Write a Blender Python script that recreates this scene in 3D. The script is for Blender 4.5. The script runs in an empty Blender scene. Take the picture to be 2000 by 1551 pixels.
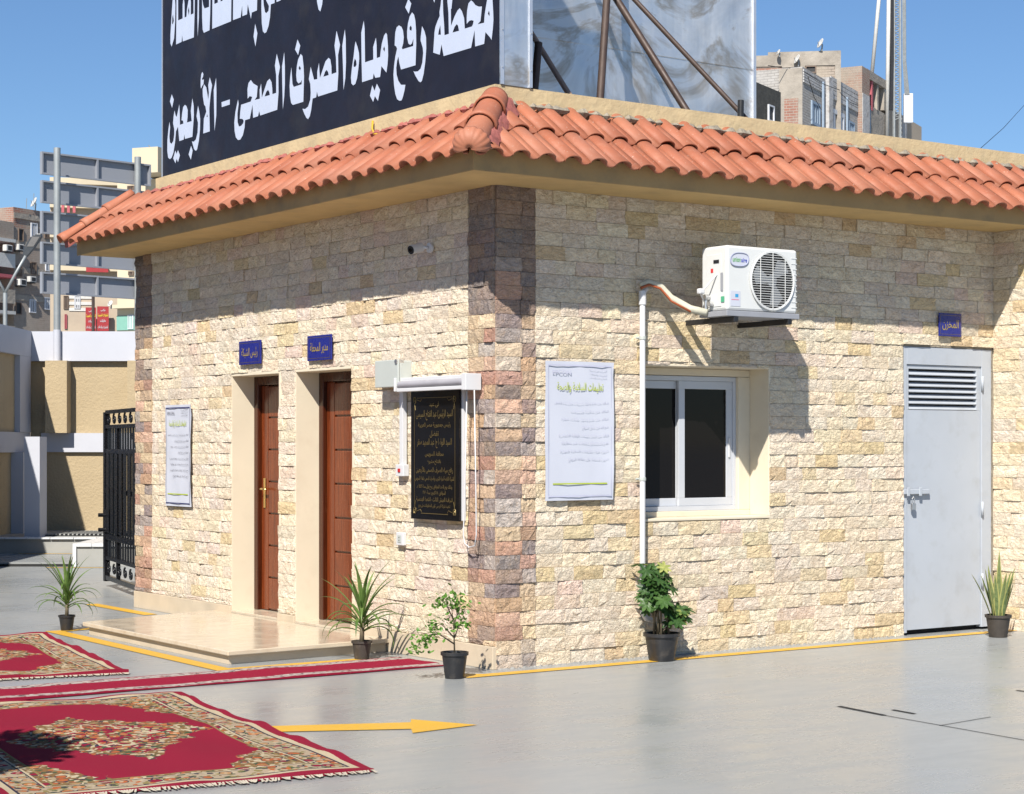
import bpy, bmesh, math, random
from mathutils import Matrix, Vector
random.seed(7)
sc = bpy.context.scene
COL = sc.collection
R = math.radians

# ------------------------------------------------------------------ camera, sky, sun, exposure
# world frame: the building's corner is the origin, wall B runs along +X, wall A along +Y
TH = R(34.83); CT, ST = math.cos(TH), math.sin(TH)
FPX, HY, CAMH = 3672.0, 868.0, 1.55          # focal length and horizon row in photo pixels, eye height
X0, Y0 = (967-1000)/FPX*(FPX*CAMH/440.0), FPX*CAMH/440.0
def cw(X, D, z=0.0):                          # camera-aligned ground frame (metres right, metres ahead) -> world
    dx, dy = X-X0, D-Y0
    return Vector((CT*dx+ST*dy, -ST*dx+CT*dy, z))
CAMP = cw(0, 0, CAMH)
cam = bpy.data.cameras.new('camera'); camo = bpy.data.objects.new('camera', cam); COL.objects.link(camo)
cam.sensor_width = 36; cam.lens = FPX/2000*36; cam.shift_y = (HY-775.5)/2000; cam.clip_end = 2000; cam.clip_start = 0.1
camo.location = CAMP; camo.rotation_euler = (R(90), 0, -TH)
sc.camera = camo

SUN = Vector((0.775, 0.649, -1.0)).normalized()     # direction the light travels
w = bpy.data.worlds.new('World'); sc.world = w; w.use_nodes = True
nt = w.node_tree; nt.nodes.clear()
sky = nt.nodes.new('ShaderNodeTexSky'); sky.sky_type = 'NISHITA'; sky.sun_disc = False
sky.sun_elevation = math.asin(-SUN.z); sky.sun_rotation = math.atan2(-SUN.x, -SUN.y)
sky.air_density = 1.0; sky.dust_density = 0.0; sky.ozone_density = 8.5; sky.altitude = 0
bg = nt.nodes.new('ShaderNodeBackground'); bg.inputs[1].default_value = 0.068
wo = nt.nodes.new('ShaderNodeOutputWorld')
nt.links.new(sky.outputs[0], bg.inputs[0]); nt.links.new(bg.outputs[0], wo.inputs[0])
sun = bpy.data.lights.new('sun', 'SUN'); sun.energy = 5.0; sun.angle = R(0.53); sun.color = (1.0, 0.95, 0.87)
suno = bpy.data.objects.new('sun', sun); COL.objects.link(suno)
suno.rotation_euler = SUN.to_track_quat('-Z', 'Y').to_euler(); suno.location = (-20, -20, 30)
sc.view_settings.view_transform = 'Standard'; sc.view_settings.look = 'None'
sc.view_settings.exposure = 0.74; sc.view_settings.gamma = 1
sc.cycles.max_bounces = 6; sc.cycles.use_denoising = True

# ------------------------------------------------------------------ helpers: photo ray -> plane, meshes, tags
def ray(px, py):
    u, v = (px-1000)/FPX, (HY-py)/FPX
    return Vector((CT*u+ST, -ST*u+CT, v))
def onA(px, py, x=0.0): d = ray(px, py); return CAMP + d*((x-CAMP.x)/d.x)
def onB(px, py, y=0.0): d = ray(px, py); return CAMP + d*((y-CAMP.y)/d.y)
def onG(px, py, z=0.0): d = ray(px, py); return CAMP + d*((z-CAMP.z)/d.z)
def project(p):
    X = CT*p[0]-ST*p[1]+X0; D = ST*p[0]+CT*p[1]+Y0
    return 1000+FPX*X/D, HY-FPX*(p[2]-CAMH)/D, D

WM = {}
def attach(o, parent):
    COL.objects.link(o)
    if parent is not None:
        o.parent = parent; o.matrix_parent_inverse = WM.get(parent.name, Matrix()).inverted()
    return o
def tag(o, label=None, cat=None, group=None, kind=None):
    if label: o['label'] = label
    if cat: o['category'] = cat
    if group: o['group'] = group
    if kind: o['kind'] = kind
    return o
def thing(name, loc, label, cat, group=None):
    o = bpy.data.objects.new(name, None); o.empty_display_size = 0.2; o.location = loc; COL.objects.link(o)
    WM[o.name] = Matrix.Translation(loc)
    return tag(o, label, cat, group)

class MB:
    def __init__(s): s.v, s.f = [], []
    def add(s, vs, fs):
        n = len(s.v); s.v += [tuple(p) for p in vs]; s.f += [tuple(i+n for i in f) for f in fs]; return s
    def box(s, x0, x1, y0, y1, z0, z1):
        return s.add([(x0,y0,z0),(x1,y0,z0),(x1,y1,z0),(x0,y1,z0),(x0,y0,z1),(x1,y0,z1),(x1,y1,z1),(x0,y1,z1)],
                     [(0,3,2,1),(4,5,6,7),(0,1,5,4),(1,2,6,5),(2,3,7,6),(3,0,4,7)])
    def obox(s, o, ax, ay, az):                # box from corner o and three edge vectors
        o, ax, ay, az = map(Vector, (o, ax, ay, az))
        P = [o, o+ax, o+ax+ay, o+ay, o+az, o+ax+az, o+ax+ay+az, o+ay+az]
        F = [(0,3,2,1),(4,5,6,7),(0,1,5,4),(1,2,6,5),(2,3,7,6),(3,0,4,7)]
        if ax.cross(ay).dot(az) < 0: F = [tuple(reversed(f)) for f in F]
        return s.add(P, F)
    def prism(s, poly, vec):                   # planar polygon extruded along vec
        vec = Vector(vec); n = len(poly); P = [Vector(p) for p in poly]
        nrm = sum(((P[i]-P[0]).cross(P[i+1]-P[0]) for i in range(1, n-1)), Vector())
        if nrm.dot(vec) > 0: P.reverse()
        Q = [p+vec for p in P]
        return s.add(P+Q, [tuple(range(n)), tuple(range(2*n-1, n-1, -1))]+[(i, n+i, n+(i+1) % n, (i+1) % n) for i in range(n)])
    def tube(s, pts, r, n=8, cap=True, r2=None):
        pts = [Vector(p) for p in pts]; m = len(pts)
        rs = r if isinstance(r, (list, tuple)) else [r+(0 if r2 is None else (r2-r)*i/(m-1)) for i in range(m)]
        base = len(s.v); up = None
        for i, p in enumerate(pts):
            t = (pts[min(i+1, m-1)]-pts[max(i-1, 0)]).normalized()
            if up is None: up = Vector((0, 0, 1)) if abs(t.z) < .9 else Vector((1, 0, 0))
            a = t.cross(up).normalized(); b = a.cross(t).normalized(); up = b
            for k in range(n):
                an = 2*math.pi*k/n; s.v.append(tuple(p+(a*math.cos(an)+b*math.sin(an))*rs[i]))
        for i in range(m-1):
            for k in range(n):
                k2 = (k+1) % n
                s.f.append((base+i*n+k, base+(i+1)*n+k, base+(i+1)*n+k2, base+i*n+k2))
        if cap:
            s.f.append(tuple(base+k for k in range(n))); s.f.append(tuple(base+(m-1)*n+k for k in reversed(range(n))))
        return s
    def lathe(s, prof, c=(0, 0, 0), n=24):     # (r, z) profile round z
        base = len(s.v); m = len(prof)
        for r, z in prof:
            for k in range(n):
                a = 2*math.pi*k/n; s.v.append((c[0]+r*math.cos(a), c[1]+r*math.sin(a), c[2]+z))
        for i in range(m-1):
            for k in range(n):
                k2 = (k+1) % n; s.f.append((base+i*n+k, base+i*n+k2, base+(i+1)*n+k2, base+(i+1)*n+k))
        return s
    def mesh(s, name, mat, smooth=False):
        me = bpy.data.meshes.new(name); me.from_pydata(s.v, [], s.f); me.update()
        if mat: me.materials.append(mat)
        if smooth:
            me.polygons.foreach_set('use_smooth', [True]*len(me.polygons))
        return me
    def build(s, name, mat, parent=None, smooth=False, bevel=0, angle=None):
        me = s.mesh(name, mat, smooth)
        if angle: me.set_sharp_from_angle(angle=R(angle))
        o = bpy.data.objects.new(name, me); attach(o, parent)
        if bevel:
            b = o.modifiers.new('edge', 'BEVEL'); b.width = bevel; b.segments = 2; b.limit_method = 'ANGLE'; b.angle_limit = R(40)
        return o
def struct(o): o['kind'] = 'structure'; return o
def dup(o, parent, label=None):                # copy of a thing's part
    c = o.copy(); COL.objects.link(c); c.parent = parent
    return c

# ------------------------------------------------------------------ materials
class NB:
    def __init__(s, name):
        s.m = bpy.data.materials.new(name); s.m.use_nodes = True; s.t = s.m.node_tree
        s.p = s.t.nodes['Principled BSDF']; s.o = s.t.nodes['Material Output']
    def n(s, k, **kw):
        x = s.t.nodes.new(k)
        for a, b in kw.items(): setattr(x, a, b)
        return x
    def put(s, sock, v):
        if v is None: return
        if hasattr(v, 'is_output'): s.t.links.new(v, sock)
        elif isinstance(v, (tuple, list)) and len(v) == 3 and sock.type == 'RGBA': sock.default_value = (*v, 1)
        else: sock.default_value = v
    def coord(s, kind='Object'):
        if kind == 'World': return s.n('ShaderNodeNewGeometry').outputs['Position']
        return s.n('ShaderNodeTexCoord').outputs[kind]
    def mapping(s, vec, scale=(1, 1, 1), rot=(0, 0, 0), loc=(0, 0, 0)):
        x = s.n('ShaderNodeMapping'); s.put(x.inputs[0], vec)
        x.inputs['Scale'].default_value = scale; x.inputs['Rotation'].default_value = rot; x.inputs['Location'].default_value = loc
        return x.outputs[0]
    def noise(s, vec, scale, detail=4, rough=.55, out='Fac', dist=0):
        x = s.n('ShaderNodeTexNoise'); s.put(x.inputs['Vector'], vec); x.inputs['Scale'].default_value = scale
        x.inputs['Detail'].default_value = detail; x.inputs['Roughness'].default_value = rough; x.inputs['Distortion'].default_value = dist
        return x.outputs[out]
    def voro(s, vec, scale, out='Color', feature='F1', rnd=1.0):
        x = s.n('ShaderNodeTexVoronoi', feature=feature); s.put(x.inputs['Vector'], vec); x.inputs['Scale'].default_value = scale
        x.inputs['Randomness'].default_value = rnd
        return x.outputs[out]
    def math(s, op, a, b=None, c=None, clamp=False):
        x = s.n('ShaderNodeMath', operation=op, use_clamp=clamp)
        for i, v in enumerate((a, b, c)):
            if v is not None: s.put(x.inputs[i], v)
        return x.outputs[0]
    def ramp(s, fac, stops, interp='LINEAR'):
        x = s.n('ShaderNodeValToRGB'); e = x.color_ramp.elements; x.color_ramp.interpolation = interp
        while len(e) < len(stops): e.new(.5)
        for q, (p, c) in zip(e, stops):
            q.position = p; q.color = (*c, 1) if not isinstance(c, (int, float)) else (c, c, c, 1)
        s.put(x.inputs[0], fac); return x.outputs[0]
    def mix(s, fac, a, b, mode='MIX'):
        x = s.n('ShaderNodeMix', data_type='RGBA', blend_type=mode)
        s.put(x.inputs[0], fac); s.put(x.inputs[6], a); s.put(x.inputs[7], b); return x.outputs[2]
    def maprange(s, v, a, b, c=0.0, d=1.0):
        x = s.n('ShaderNodeMapRange'); s.put(x.inputs[0], v)
        for i, q in enumerate((a, b, c, d)): x.inputs[i+1].default_value = q
        return x.outputs[0]
    def bump(s, h, strength=.3, dist=.01, normal=None):
        x = s.n('ShaderNodeBump'); s.put(x.inputs['Height'], h); x.inputs['Strength'].default_value = strength
        x.inputs['Distance'].default_value = dist
        if normal: s.put(x.inputs['Normal'], normal)
        return x.outputs[0]
    def out(s, col=None, rough=None, metal=None, normal=None, spec=None, kk=.80):
        if hasattr(col, 'is_output') and not (isinstance(metal, float) and metal > .5):      # measured albedos sit a little below the picked colours
            k = s.n('ShaderNodeVectorMath', operation='SCALE'); s.put(k.inputs[0], col); k.inputs['Scale'].default_value = kk; col = k.outputs[0]
        s.put(s.p.inputs['Base Color'], col); s.put(s.p.inputs['Roughness'], rough); s.put(s.p.inputs['Metallic'], metal)
        s.put(s.p.inputs['Normal'], normal); s.put(s.p.inputs['Specular IOR Level'], spec)
        return s.m

def plain(name, col, rough=.6, metal=0.0, var=.12, scale=6, bump=0.0, bscale=60, bdist=.004, spec=None, coord='World', dirt=None):
    b = NB(name); v = b.coord(coord)
    f = b.noise(v, scale, 5)
    k = b.maprange(f, .25, .75, 1-var, 1+var)
    mul = b.n('ShaderNodeVectorMath', operation='SCALE'); mul.inputs[0].default_value = col; b.put(mul.inputs['Scale'], k)
    c = mul.outputs[0]
    if dirt: c = b.mix(b.maprange(b.noise(v, dirt[1], 6, .65), .52, .72, 0, dirt[2]), c, dirt[0])
    r = b.maprange(b.noise(v, scale*2.3, 4), .3, .7, max(0, rough-.08), min(1, rough+.08))
    nrm = b.bump(b.noise(v, bscale, 5, .6), bump, bdist) if bump else None
    return b.out(c, r, metal, nrm, spec)

def stone_material(name, per_object):
    b = NB(name); pos = b.coord('World')
    if per_object:
        info = b.n('ShaderNodeObjectInfo'); tint = info.outputs['Color']; rnd = info.outputs['Random']
    else:
        at = b.n('ShaderNodeAttribute', attribute_name='tint'); tint = at.outputs['Color']; rnd = at.outputs['Alpha']
    sep = b.n('ShaderNodeVectorMath', operation='MULTIPLY_ADD')
    b.put(sep.inputs[0], b.n('ShaderNodeCombineXYZ').outputs[0])
    cmb = sep.inputs[0].links[0].from_node
    for i in range(3): b.put(cmb.inputs[i], rnd)
    sep.inputs[1].default_value = (37.0, 51.0, 23.0); b.put(sep.inputs[2], pos); v = sep.outputs[0]
    n1 = b.noise(v, 9, 6, .65); n2 = b.noise(v, 26, 6, .7, dist=.6); n3 = b.noise(v, 70, 4, .7)
    c = b.mix(b.maprange(n1, .47, .68, 0, .62), tint, b.mix(.5, tint, (.48, .30, .13)))          # ochre clouding
    c = b.mix(b.maprange(n2, .55, .66, 0, .72), c, b.mix(.62, c, (.36, .19, .08)))
    c = b.mix(b.maprange(b.noise(v, 5, 5, .6), .60, .70, 0, .22), c, b.mix(.6, c, (.34, .26, .26)))                 # rusty veins
    c = b.mix(b.maprange(n3, .35, .72, 0, .6), b.mix(.22, c, (.84, .79, .71)), b.mix(.14, c, (.30, .23, .16)))
    vs = b.mapping(v, (1, 1, 1.9))
    ledge = b.maprange(b.noise(vs, 14, 5, .6, dist=1.2), .46, .53)
    ledge2 = b.maprange(b.noise(vs, 28, 4, .6, dist=.8), .44, .52)
    h = b.math('ADD', b.math('ADD', b.math('MULTIPLY', ledge, .40), b.math('MULTIPLY', ledge2, .22)), b.math('ADD', b.math('MULTIPLY', b.noise(v, 40, 6, .7, dist=.5), .8), b.math('MULTIPLY', b.noise(v, 130, 4, .7), .45)))
    return b.out(c, .88, 0, b.bump(h, .9, .013), .2, .90)

M = {}
M['stone_o'] = stone_material('split_stone', True)
M['stone_s'] = stone_material('split_stone_mass', False)
M['mortar'] = plain('mortar', (.50, .43, .33), .95, var=.2, scale=14, bump=.5, bscale=50)
M['cream'] = plain('cream_plaster', (.80, .68, .47), .8, var=.05, scale=3, bump=.25, bscale=30, bdist=.006)
M['reveal'] = plain('reveal_paint', (.76, .67, .51), .65, var=.05, scale=2, dirt=((.62, .52, .38), 5, .35), bump=.12, bscale=25, bdist=.004)
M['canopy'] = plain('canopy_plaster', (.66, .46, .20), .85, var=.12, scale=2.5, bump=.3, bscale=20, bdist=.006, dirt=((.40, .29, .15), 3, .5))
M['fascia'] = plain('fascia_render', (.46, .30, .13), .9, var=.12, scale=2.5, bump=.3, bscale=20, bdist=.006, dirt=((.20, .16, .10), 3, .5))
M['parapet'] = plain('parapet_plaster', (.58, .45, .26), .9, var=.14, scale=4, bump=.6, bscale=18, bdist=.012, dirt=((.42, .34, .22), 6, .55))
M['marble'] = None
def marble():
    b = NB('cream_marble'); v = b.coord('World')
    n = b.noise(b.mapping(v, (1.2, 5, 5), (0, 0, .5)), 2.4, 7, .62, dist=1.2)
    c = b.ramp(n, [(.25, (.52, .42, .30)), (.45, (.62, .52, .39)), (.6, (.66, .57, .44)), (.8, (.55, .46, .34))])
    return b.out(c, b.maprange(b.noise(v, 7), .3, .7, .10, .24), 0, None, .5)
M['marble'] = marble()
M['plinth'] = plain('marble_skirting', (.64, .53, .39), .35, var=.1, scale=5, dirt=((.55, .46, .33), 4, .5))
M['footmortar'] = plain('foot_mortar', (.30, .29, .27), .95, var=.2, scale=10)
def tile_mat():
    b = NB('terracotta'); v = b.coord('World'); info = b.n('ShaderNodeObjectInfo')
    base = b.ramp(info.outputs['Random'], [(0, (.35, .112, .060)), (.25, (.425, .146, .077)), (.5, (.385, .128, .070)), (.75, (.445, .168, .095)), (1, (.39, .147, .088))])
    n = b.noise(v, 11, 6, .65)
    c = b.mix(b.maprange(n, .5, .8, 0, .35), base, (.49, .27, .185))
    c = b.mix(b.maprange(b.noise(v, 3.5, 6, .7), .5, .7, 0, .35), c, (.34, .15, .10))
    c = b.mix(b.maprange(b.noise(v, 60, 4), .66, .74, 0, .5), c, (.78, .66, .55))
    return b.out(c, .62, 0, b.bump(b.noise(v, 90, 4), .15, .003), .35)
M['tile'] = tile_mat()
M['hipmortar'] = plain('red_mortar', (.36, .11, .09), .85, var=.3, scale=16, bump=.8, bscale=35, bdist=.01, dirt=((.20, .06, .06), 9, .7))
M['grout'] = plain('grey_bedding', (.30, .26, .20), .95, var=.3, scale=18, bump=1, bscale=40, bdist=.015)

def floor_mat():
    b = NB('sealed_concrete'); v = b.coord('World')
    n1 = b.noise(v, .55, 6, .6, dist=.6); n2 = b.noise(b.mapping(v, (1, 3, 1), (0, 0, .6)), 2.2, 6, .6); n3 = b.noise(v, 30, 4, .6)
    c = b.ramp(n1, [(.25, (.285, .300, .305)), (.5, (.325, .335, .330)), (.75, (.355, .360, .348))])
    c = b.mix(b.maprange(n2, .45, .8, 0, .30), c, (.27, .295, .312))
    c = b.mix(b.maprange(b.noise(b.mapping(v, (1, .35, 1), (0, 0, -.6)), 1.1, 7, .7, dist=1.5), .56, .70, 0, .45), c, (.36, .35, .325))
    c = b.mix(b.maprange(b.noise(v, 4.5, 7, .75, dist=.7), .60, .72, 0, .18), c, (.22, .23, .235))
    c = b.mix(b.maprange(n3, .62, .8, 0, .25), c, (.42, .41, .38))
    c = b.mix(b.maprange(b.noise(v, 140, 2), .74, .80, 0, .7), c, (.62, .61, .58))
    r = b.math('ADD', b.maprange(n1, .3, .7, .20, .36), b.maprange(n2, .3, .8, -.04, .12))
    h = b.math('ADD', b.math('MULTIPLY', b.noise(v, 3, 4), 1.0), b.math('MULTIPLY', n3, .12))
    return b.out(c, r, 0, b.bump(h, .10, .02), .42)
M['floor'] = floor_mat()
def worn_paint():
    b = NB('yellow_road_paint'); v = b.coord('World')
    c = b.mix(b.maprange(b.noise(v, 3, 5), .35, .7, 0, .5), (.70, .40, .035), (.62, .36, .05))
    c = b.mix(b.maprange(b.noise(v, 28, 7, .75), .58, .66, 0, .65), c, (.42, .34, .20))
    c = b.mix(b.maprange(b.noise(b.mapping(v, (1, 1, 1)), 9, 6, .7, dist=.8), .64, .72, 0, .6), c, (.32, .31, .27))
    return b.out(c, .5, 0, None, .4)
M['yellow'] = worn_paint()
M['dark'] = plain('dark_gap', (.012, .012, .012), .8)
M['signblack'] = plain('black_vinyl', (.013, .013, .024), .5, var=.25, scale=3, spec=.25, dirt=((.05, .045, .04), 2, .35))
M['signwhite'] = plain('white_vinyl', (.54, .60, .73), .4, var=.03)
M['alu'] = plain('aluminium_trim', (.62, .64, .68), .35, .7, var=.06, scale=8)
def galv():
    b = NB('galvanised_sheet'); v = b.coord('World')
    n = b.noise(b.mapping(v, (1, 1, 1.6)), .9, 5, .6, dist=1.6); n2 = b.noise(b.mapping(v, (6, 6, .8)), 1.5, 4)
    c = b.ramp(n, [(.3, (.62, .64, .66)), (.5, (.76, .78, .80)), (.585, (.48, .44, .39)), (.65, (.70, .71, .72))])
    c = b.mix(b.maprange(n2, .55, .75, 0, .45), c, (.72, .75, .78))
    h = b.math('ADD', b.noise(v, 1.4, 3, .5), b.math('MULTIPLY', b.noise(b.mapping(v, (3.5, 3.5, .5)), 1.2, 3), .6))
    return b.out(c, b.maprange(b.noise(v, 3, 5), .3, .7, .36, .55), .90, b.bump(h, .28, .10))
M['galv'] = galv()
M['rust'] = plain('rusty_brown_pipe', (.070, .045, .036), .55, .2, var=.25, scale=8)
M['tanpipe'] = plain('tan_pipe', (.36, .24, .18), .6, 0, var=.2, scale=8)
def wood_mat(name, dark):
    b = NB(name); v = b.coord('World')
    g = b.noise(b.mapping(v, (14, 14, .9)), 2.4, 6, .6, dist=1.4)
    k = .20 if dark else .56
    c = b.ramp(g, [(.25, (.14*k, .026*k, .008*k)), (.5, (.30*k, .060*k, .015*k)), (.75, (.42*k, .098*k, .026*k))])
    return b.out(c, b.maprange(g, .3, .7, .18, .30), 0, b.bump(g, .08, .003), .45)
M['wood'] = wood_mat('varnished_wood', False); M['wood2'] = wood_mat('dark_varnished_wood', True)
M['brass'] = plain('brass', (.72, .50, .20), .28, 1.0, var=.1)
M['white'] = plain('white_plastic', (.68, .68, .69), .4, var=.03)
M['acwhite'] = plain('ac_enamel', (.72, .73, .715), .35, var=.04, scale=5, dirt=((.55, .52, .46), 5, .25))
M['acgrey'] = plain('ac_grey_tray', (.32, .33, .36), .5, var=.1)
M['black'] = plain('black_plastic', (.018, .018, .020), .45, var=.2)
M['gateblack'] = plain('black_gate_paint', (.008, .008, .010), .28, .2, var=.3, scale=30)
M['granite'] = plain('black_granite', (.006, .006, .007), .12, var=.3, scale=60)
M['gold'] = plain('gold_lettering', (.22, .16, .06), .4, .6, var=.2, scale=20)
M['goldb'] = plain('gold_plate_print', (.42, .31, .10), .45, .2, var=.2, scale=20)
M['blue'] = plain('blue_enamel', (.018, .024, .21), .3, var=.15, scale=10)
M['boxgrey'] = plain('grey_box_plastic', (.50, .53, .50), .45, var=.04)
M['doorgrey'] = plain('grey_door_paint', (.46, .495, .545), .42, var=.05, scale=2, bump=.12, bscale=5, bdist=.01, dirt=((.36, .37, .38), 5, .45))
M['steel'] = plain('bare_steel', (.55, .55, .55), .35, .9)
M['frame'] = plain('window_frame_alu', (.60, .62, .66), .4, .1, var=.03)
def glass_dark():
    b = NB('tinted_glass'); v = b.coord('World')
    return b.out((.006, .005, .005), .06, 0, None, .22)
M['glass'] = glass_dark()
M['hose'] = plain('insulation_wrap', (.52, .50, .40), .7, var=.12, scale=25, bump=.5, bscale=60)
M['orange'] = plain('orange_cable', (.36, .085, .025), .6)
M['paper'] = plain('poster_paper', (.60, .62, .70), .45, var=.02)
M['navy'] = plain('navy_print', (.02, .025, .12), .5)
M['print'] = plain('grey_print', (.10, .10, .13), .6)
M['print_pale'] = plain('pale_print', (.52, .53, .66), .6)
M['lime'] = plain('lime_print', (.48, .56, .06), .5)
M['pot'] = plain('black_pot', (.022, .022, .024), .42, var=.25, scale=15, dirt=((.10, .085, .07), 14, .5))
M['potbrown'] = plain('brown_black_pot', (.055, .045, .036), .6, var=.3, scale=15, dirt=((.16, .13, .10), 12, .6))
M['soil'] = plain('soil', (.06, .042, .028), .95, bump=1, bscale=60, bdist=.02)
def leaf_mat(name, a, c2, scale=18, rough=.42):
    b = NB(name); v = b.coord('World'); info = b.n('ShaderNodeObjectInfo')
    n = b.math('ADD', b.math('MULTIPLY', b.noise(v, scale, 4), .7), b.math('MULTIPLY', info.outputs['Random'], .3))
    b.out(b.ramp(n, [(.3, a), (.7, c2)]), rough, 0, None, .4)
    b.p.inputs['Transmission Weight'].default_value = 0
    tr = b.n('ShaderNodeBsdfTranslucent'); b.put(tr.inputs[0], b.ramp(n, [(.3, a), (.7, c2)]))
    mx = b.n('ShaderNodeMixShader'); mx.inputs[0].default_value = .28
    b.t.links.new(b.p.outputs[0], mx.inputs[1]); b.t.links.new(tr.outputs[0], mx.inputs[2]); b.t.links.new(mx.outputs[0], b.o.inputs[0])
    return b.m
M['leaf_y'] = leaf_mat('strap_leaf', (.07, .15, .03), (.20, .30, .08))
M['leaf_s'] = leaf_mat('umbrella_leaf', (.025, .075, .018), (.085, .17, .04))
M['leaf_v'] = leaf_mat('variegated_leaf', (.10, .20, .04), (.50, .50, .16), 40)
M['leaf_f'] = leaf_mat('small_leaf', (.09, .22, .03), (.24, .42, .08))
M['leaf_n'] = leaf_mat('snake_leaf', (.10, .16, .06), (.30, .36, .14), 45)
M['leaf_ny'] = leaf_mat('snake_leaf_margin', (.46, .46, .14), (.62, .60, .24), 10)
M['stem'] = plain('stem_bark', (.16, .13, .08), .8)

# ------------------------------------------------------------------ ground
g = MB().add([(-700, -700, 0), (700, -700, 0), (700, 700, 0), (-700, 700, 0)], [(0, 1, 2, 3)])
struct(g.build('ground', M['floor']))
def flat(name, pts, z, mat):
    P = [(p[0], p[1], z) for p in pts]
    nz = sum((P[i][0]*P[(i+1) % len(P)][1]-P[(i+1) % len(P)][0]*P[i][1]) for i in range(len(P)))
    if nz < 0: P.reverse()
    return struct(MB().add(P, [tuple(range(len(P)))]).build(name, mat))
flat('painted_line', [(-.42, -.30), (5.07, -.27), (5.07, -.16), (-.22, -.18), (-.30, -.10), (-.42, -.10)], .004, M['yellow'])
flat('painted_line', [(-1.61, .985), (-.42, 1.0), (-.42, 1.10), (-1.48, 1.10), (-1.45, 4.30), (-1.58, 4.30)], .004, M['yellow'])
flat('painted_line', [(-.30, 5.2), (-.17, 5.2), (-.17, 6.6), (-.30, 6.6)], .004, M['yellow'])
flat('painted_line', [(-1.45, 4.18), (-1.45, 4.30), (-.9, 4.42), (-.9, 4.30)], .0045, M['yellow'])
ar = [(470, 1421), (802, 1412), (803, 1406), (932, 1417), (806, 1433), (803, 1425), (480, 1432)]
flat('painted_arrow', [onG(*p) for p in ar], .004, M['yellow'])
def strip(p, q, wd):
    p, q = Vector(p[:2]), Vector(q[:2]); n = (q-p).normalized(); n = Vector((-n.y, n.x))*wd/2
    return [p-n, q-n, q+n, p+n]
for a, b_, wd in (((1638, 1380), (1728, 1398), .035), ((1728, 1398), (2060, 1457), .010), ((1835, 1418), (1935, 1401), .008),
                  ((1743, 1387), (1787, 1395), .03), ((1985, 1349), (2060, 1358), .03)):
    flat('floor_joint', strip(onG(*a), onG(*b_), wd), .003, M['dark'])

# ------------------------------------------------------------------ the station building
bld = thing('station_building', (0, 0, 0), 'single storey pump station clad in cream split stone with a terracotta tiled eave', 'building')
ZS = 3.334            # soffit level
LA, LB = 6.05, 5.08   # wall lengths
def part(mb, name, mat, parent=bld, **k): return mb.build(name, mat, parent, **k)

D1, D2 = (3.149, 4.014), (1.944, 2.857)           # wooden door openings on wall A (y ranges)
WX, WZ = (1.308, 2.527), (1.002, 2.128)           # window opening on wall B
MX, MZ = (3.988, 5.066), (0.0, 2.362)             # metal door opening on wall B
C0 = .014                                         # face of the wall core behind the stones
wa = MB()
for y0, y1 in ((0.30, D2[0]), (D2[1], D1[0]), (D1[1], LA)): wa.box(C0, .34, y0, y1, 0, ZS)
for y0, y1 in (D1, D2): wa.box(C0, .34, y0, y1, 2.16, ZS); wa.box(C0, .34, y0, y1, 0, .095)
wall_a = part(wa, 'wall', M['mortar'])
wb = MB()
for x0, x1 in ((C0, WX[0]), (WX[1], MX[0])): wb.box(x0, x1, C0, .30, 0, ZS)
wb.box(WX[0], WX[1], C0, .30, 0, WZ[0]); wb.box(WX[0], WX[1], C0, .30, WZ[1], ZS)
wb.box(MX[0], MX[1], C0, .30, MZ[1], ZS); wb.box(MX[1], 9.0, C0, .30, 0, ZS)
wall_b = part(wb, 'wall', M['mortar'])
wall_c = part(MB().box(LB+C0, 9.0, -.5, C0-.002, 0, ZS-.002), 'wall', M['mortar'])
part(MB().box(.34, 9.0, LA-.3, LA, 0, ZS).box(8.7, 9.0, .30, LA-.3, 0, ZS), 'rear_wall', M['cream'])
part(MB().box(.34, 8.7, .30, LA-.3, -.02, .02), 'inside_floor', M['mortar'])

# --- split stones
NV = 26
def stone_variant(seed, quoin=False):
    rn = random.Random(seed); nx, nz = 6, 3
    tilt = rn.uniform(-.004, .004); tilt2 = rn.uniform(-.004, .004); d0 = rn.uniform(.010, .019)
    rows = []
    for j in range(nz+1):
        for i in range(nx+1):
            edge = i in (0, nx) or j in (0, nz)
            d = d0+(rn.uniform(-.004, .002) if edge else rn.uniform(-.003, .006))
            if rn.random() < .10: d += rn.uniform(-.007, .008)
            d += tilt*(i/nx-.5)*2+tilt2*(j/nz-.5)*2
            jx = 0 if i in (0, nx) else rn.uniform(-.35, .35)/nx; jz = 0 if j in (0, nz) else rn.uniform(-.3, .3)/nz
            rows.append((i/nx+jx, -max(.003, d), j/nz+jz))
    f = []
    W = nx+1
    for j in range(nz):
        for i in range(nx):
            a, b, c, d = j*W+i, j*W+i+1, (j+1)*W+i+1, (j+1)*W+i
            f += [(a, b, c), (a, c, d)] if rn.random() < .5 else [(a, b, d), (b, c, d)]
    ring = [i for i in range(W)]+[j*W+nx for j in range(1, nz+1)]+[nz*W+i for i in range(nx-1, -1, -1)]+[j*W for j in range(nz-1, 0, -1)]
    v = list(rows); base = len(v)
    for r in ring: v.append((rows[r][0], 0.014, rows[r][2]))
    n = len(ring)
    for k in range(n): f.append((ring[k], base+k, base+(k+1) % n, ring[(k+1) % n]))
    return v, f
VARS = [stone_variant(100+i) for i in range(NV)]
VMESH = []
for v, f in VARS:
    me = bpy.data.meshes.new('stone'); me.from_pydata(v, [], f); me.materials.append(M['stone_o']); VMESH.append(me)

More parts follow.
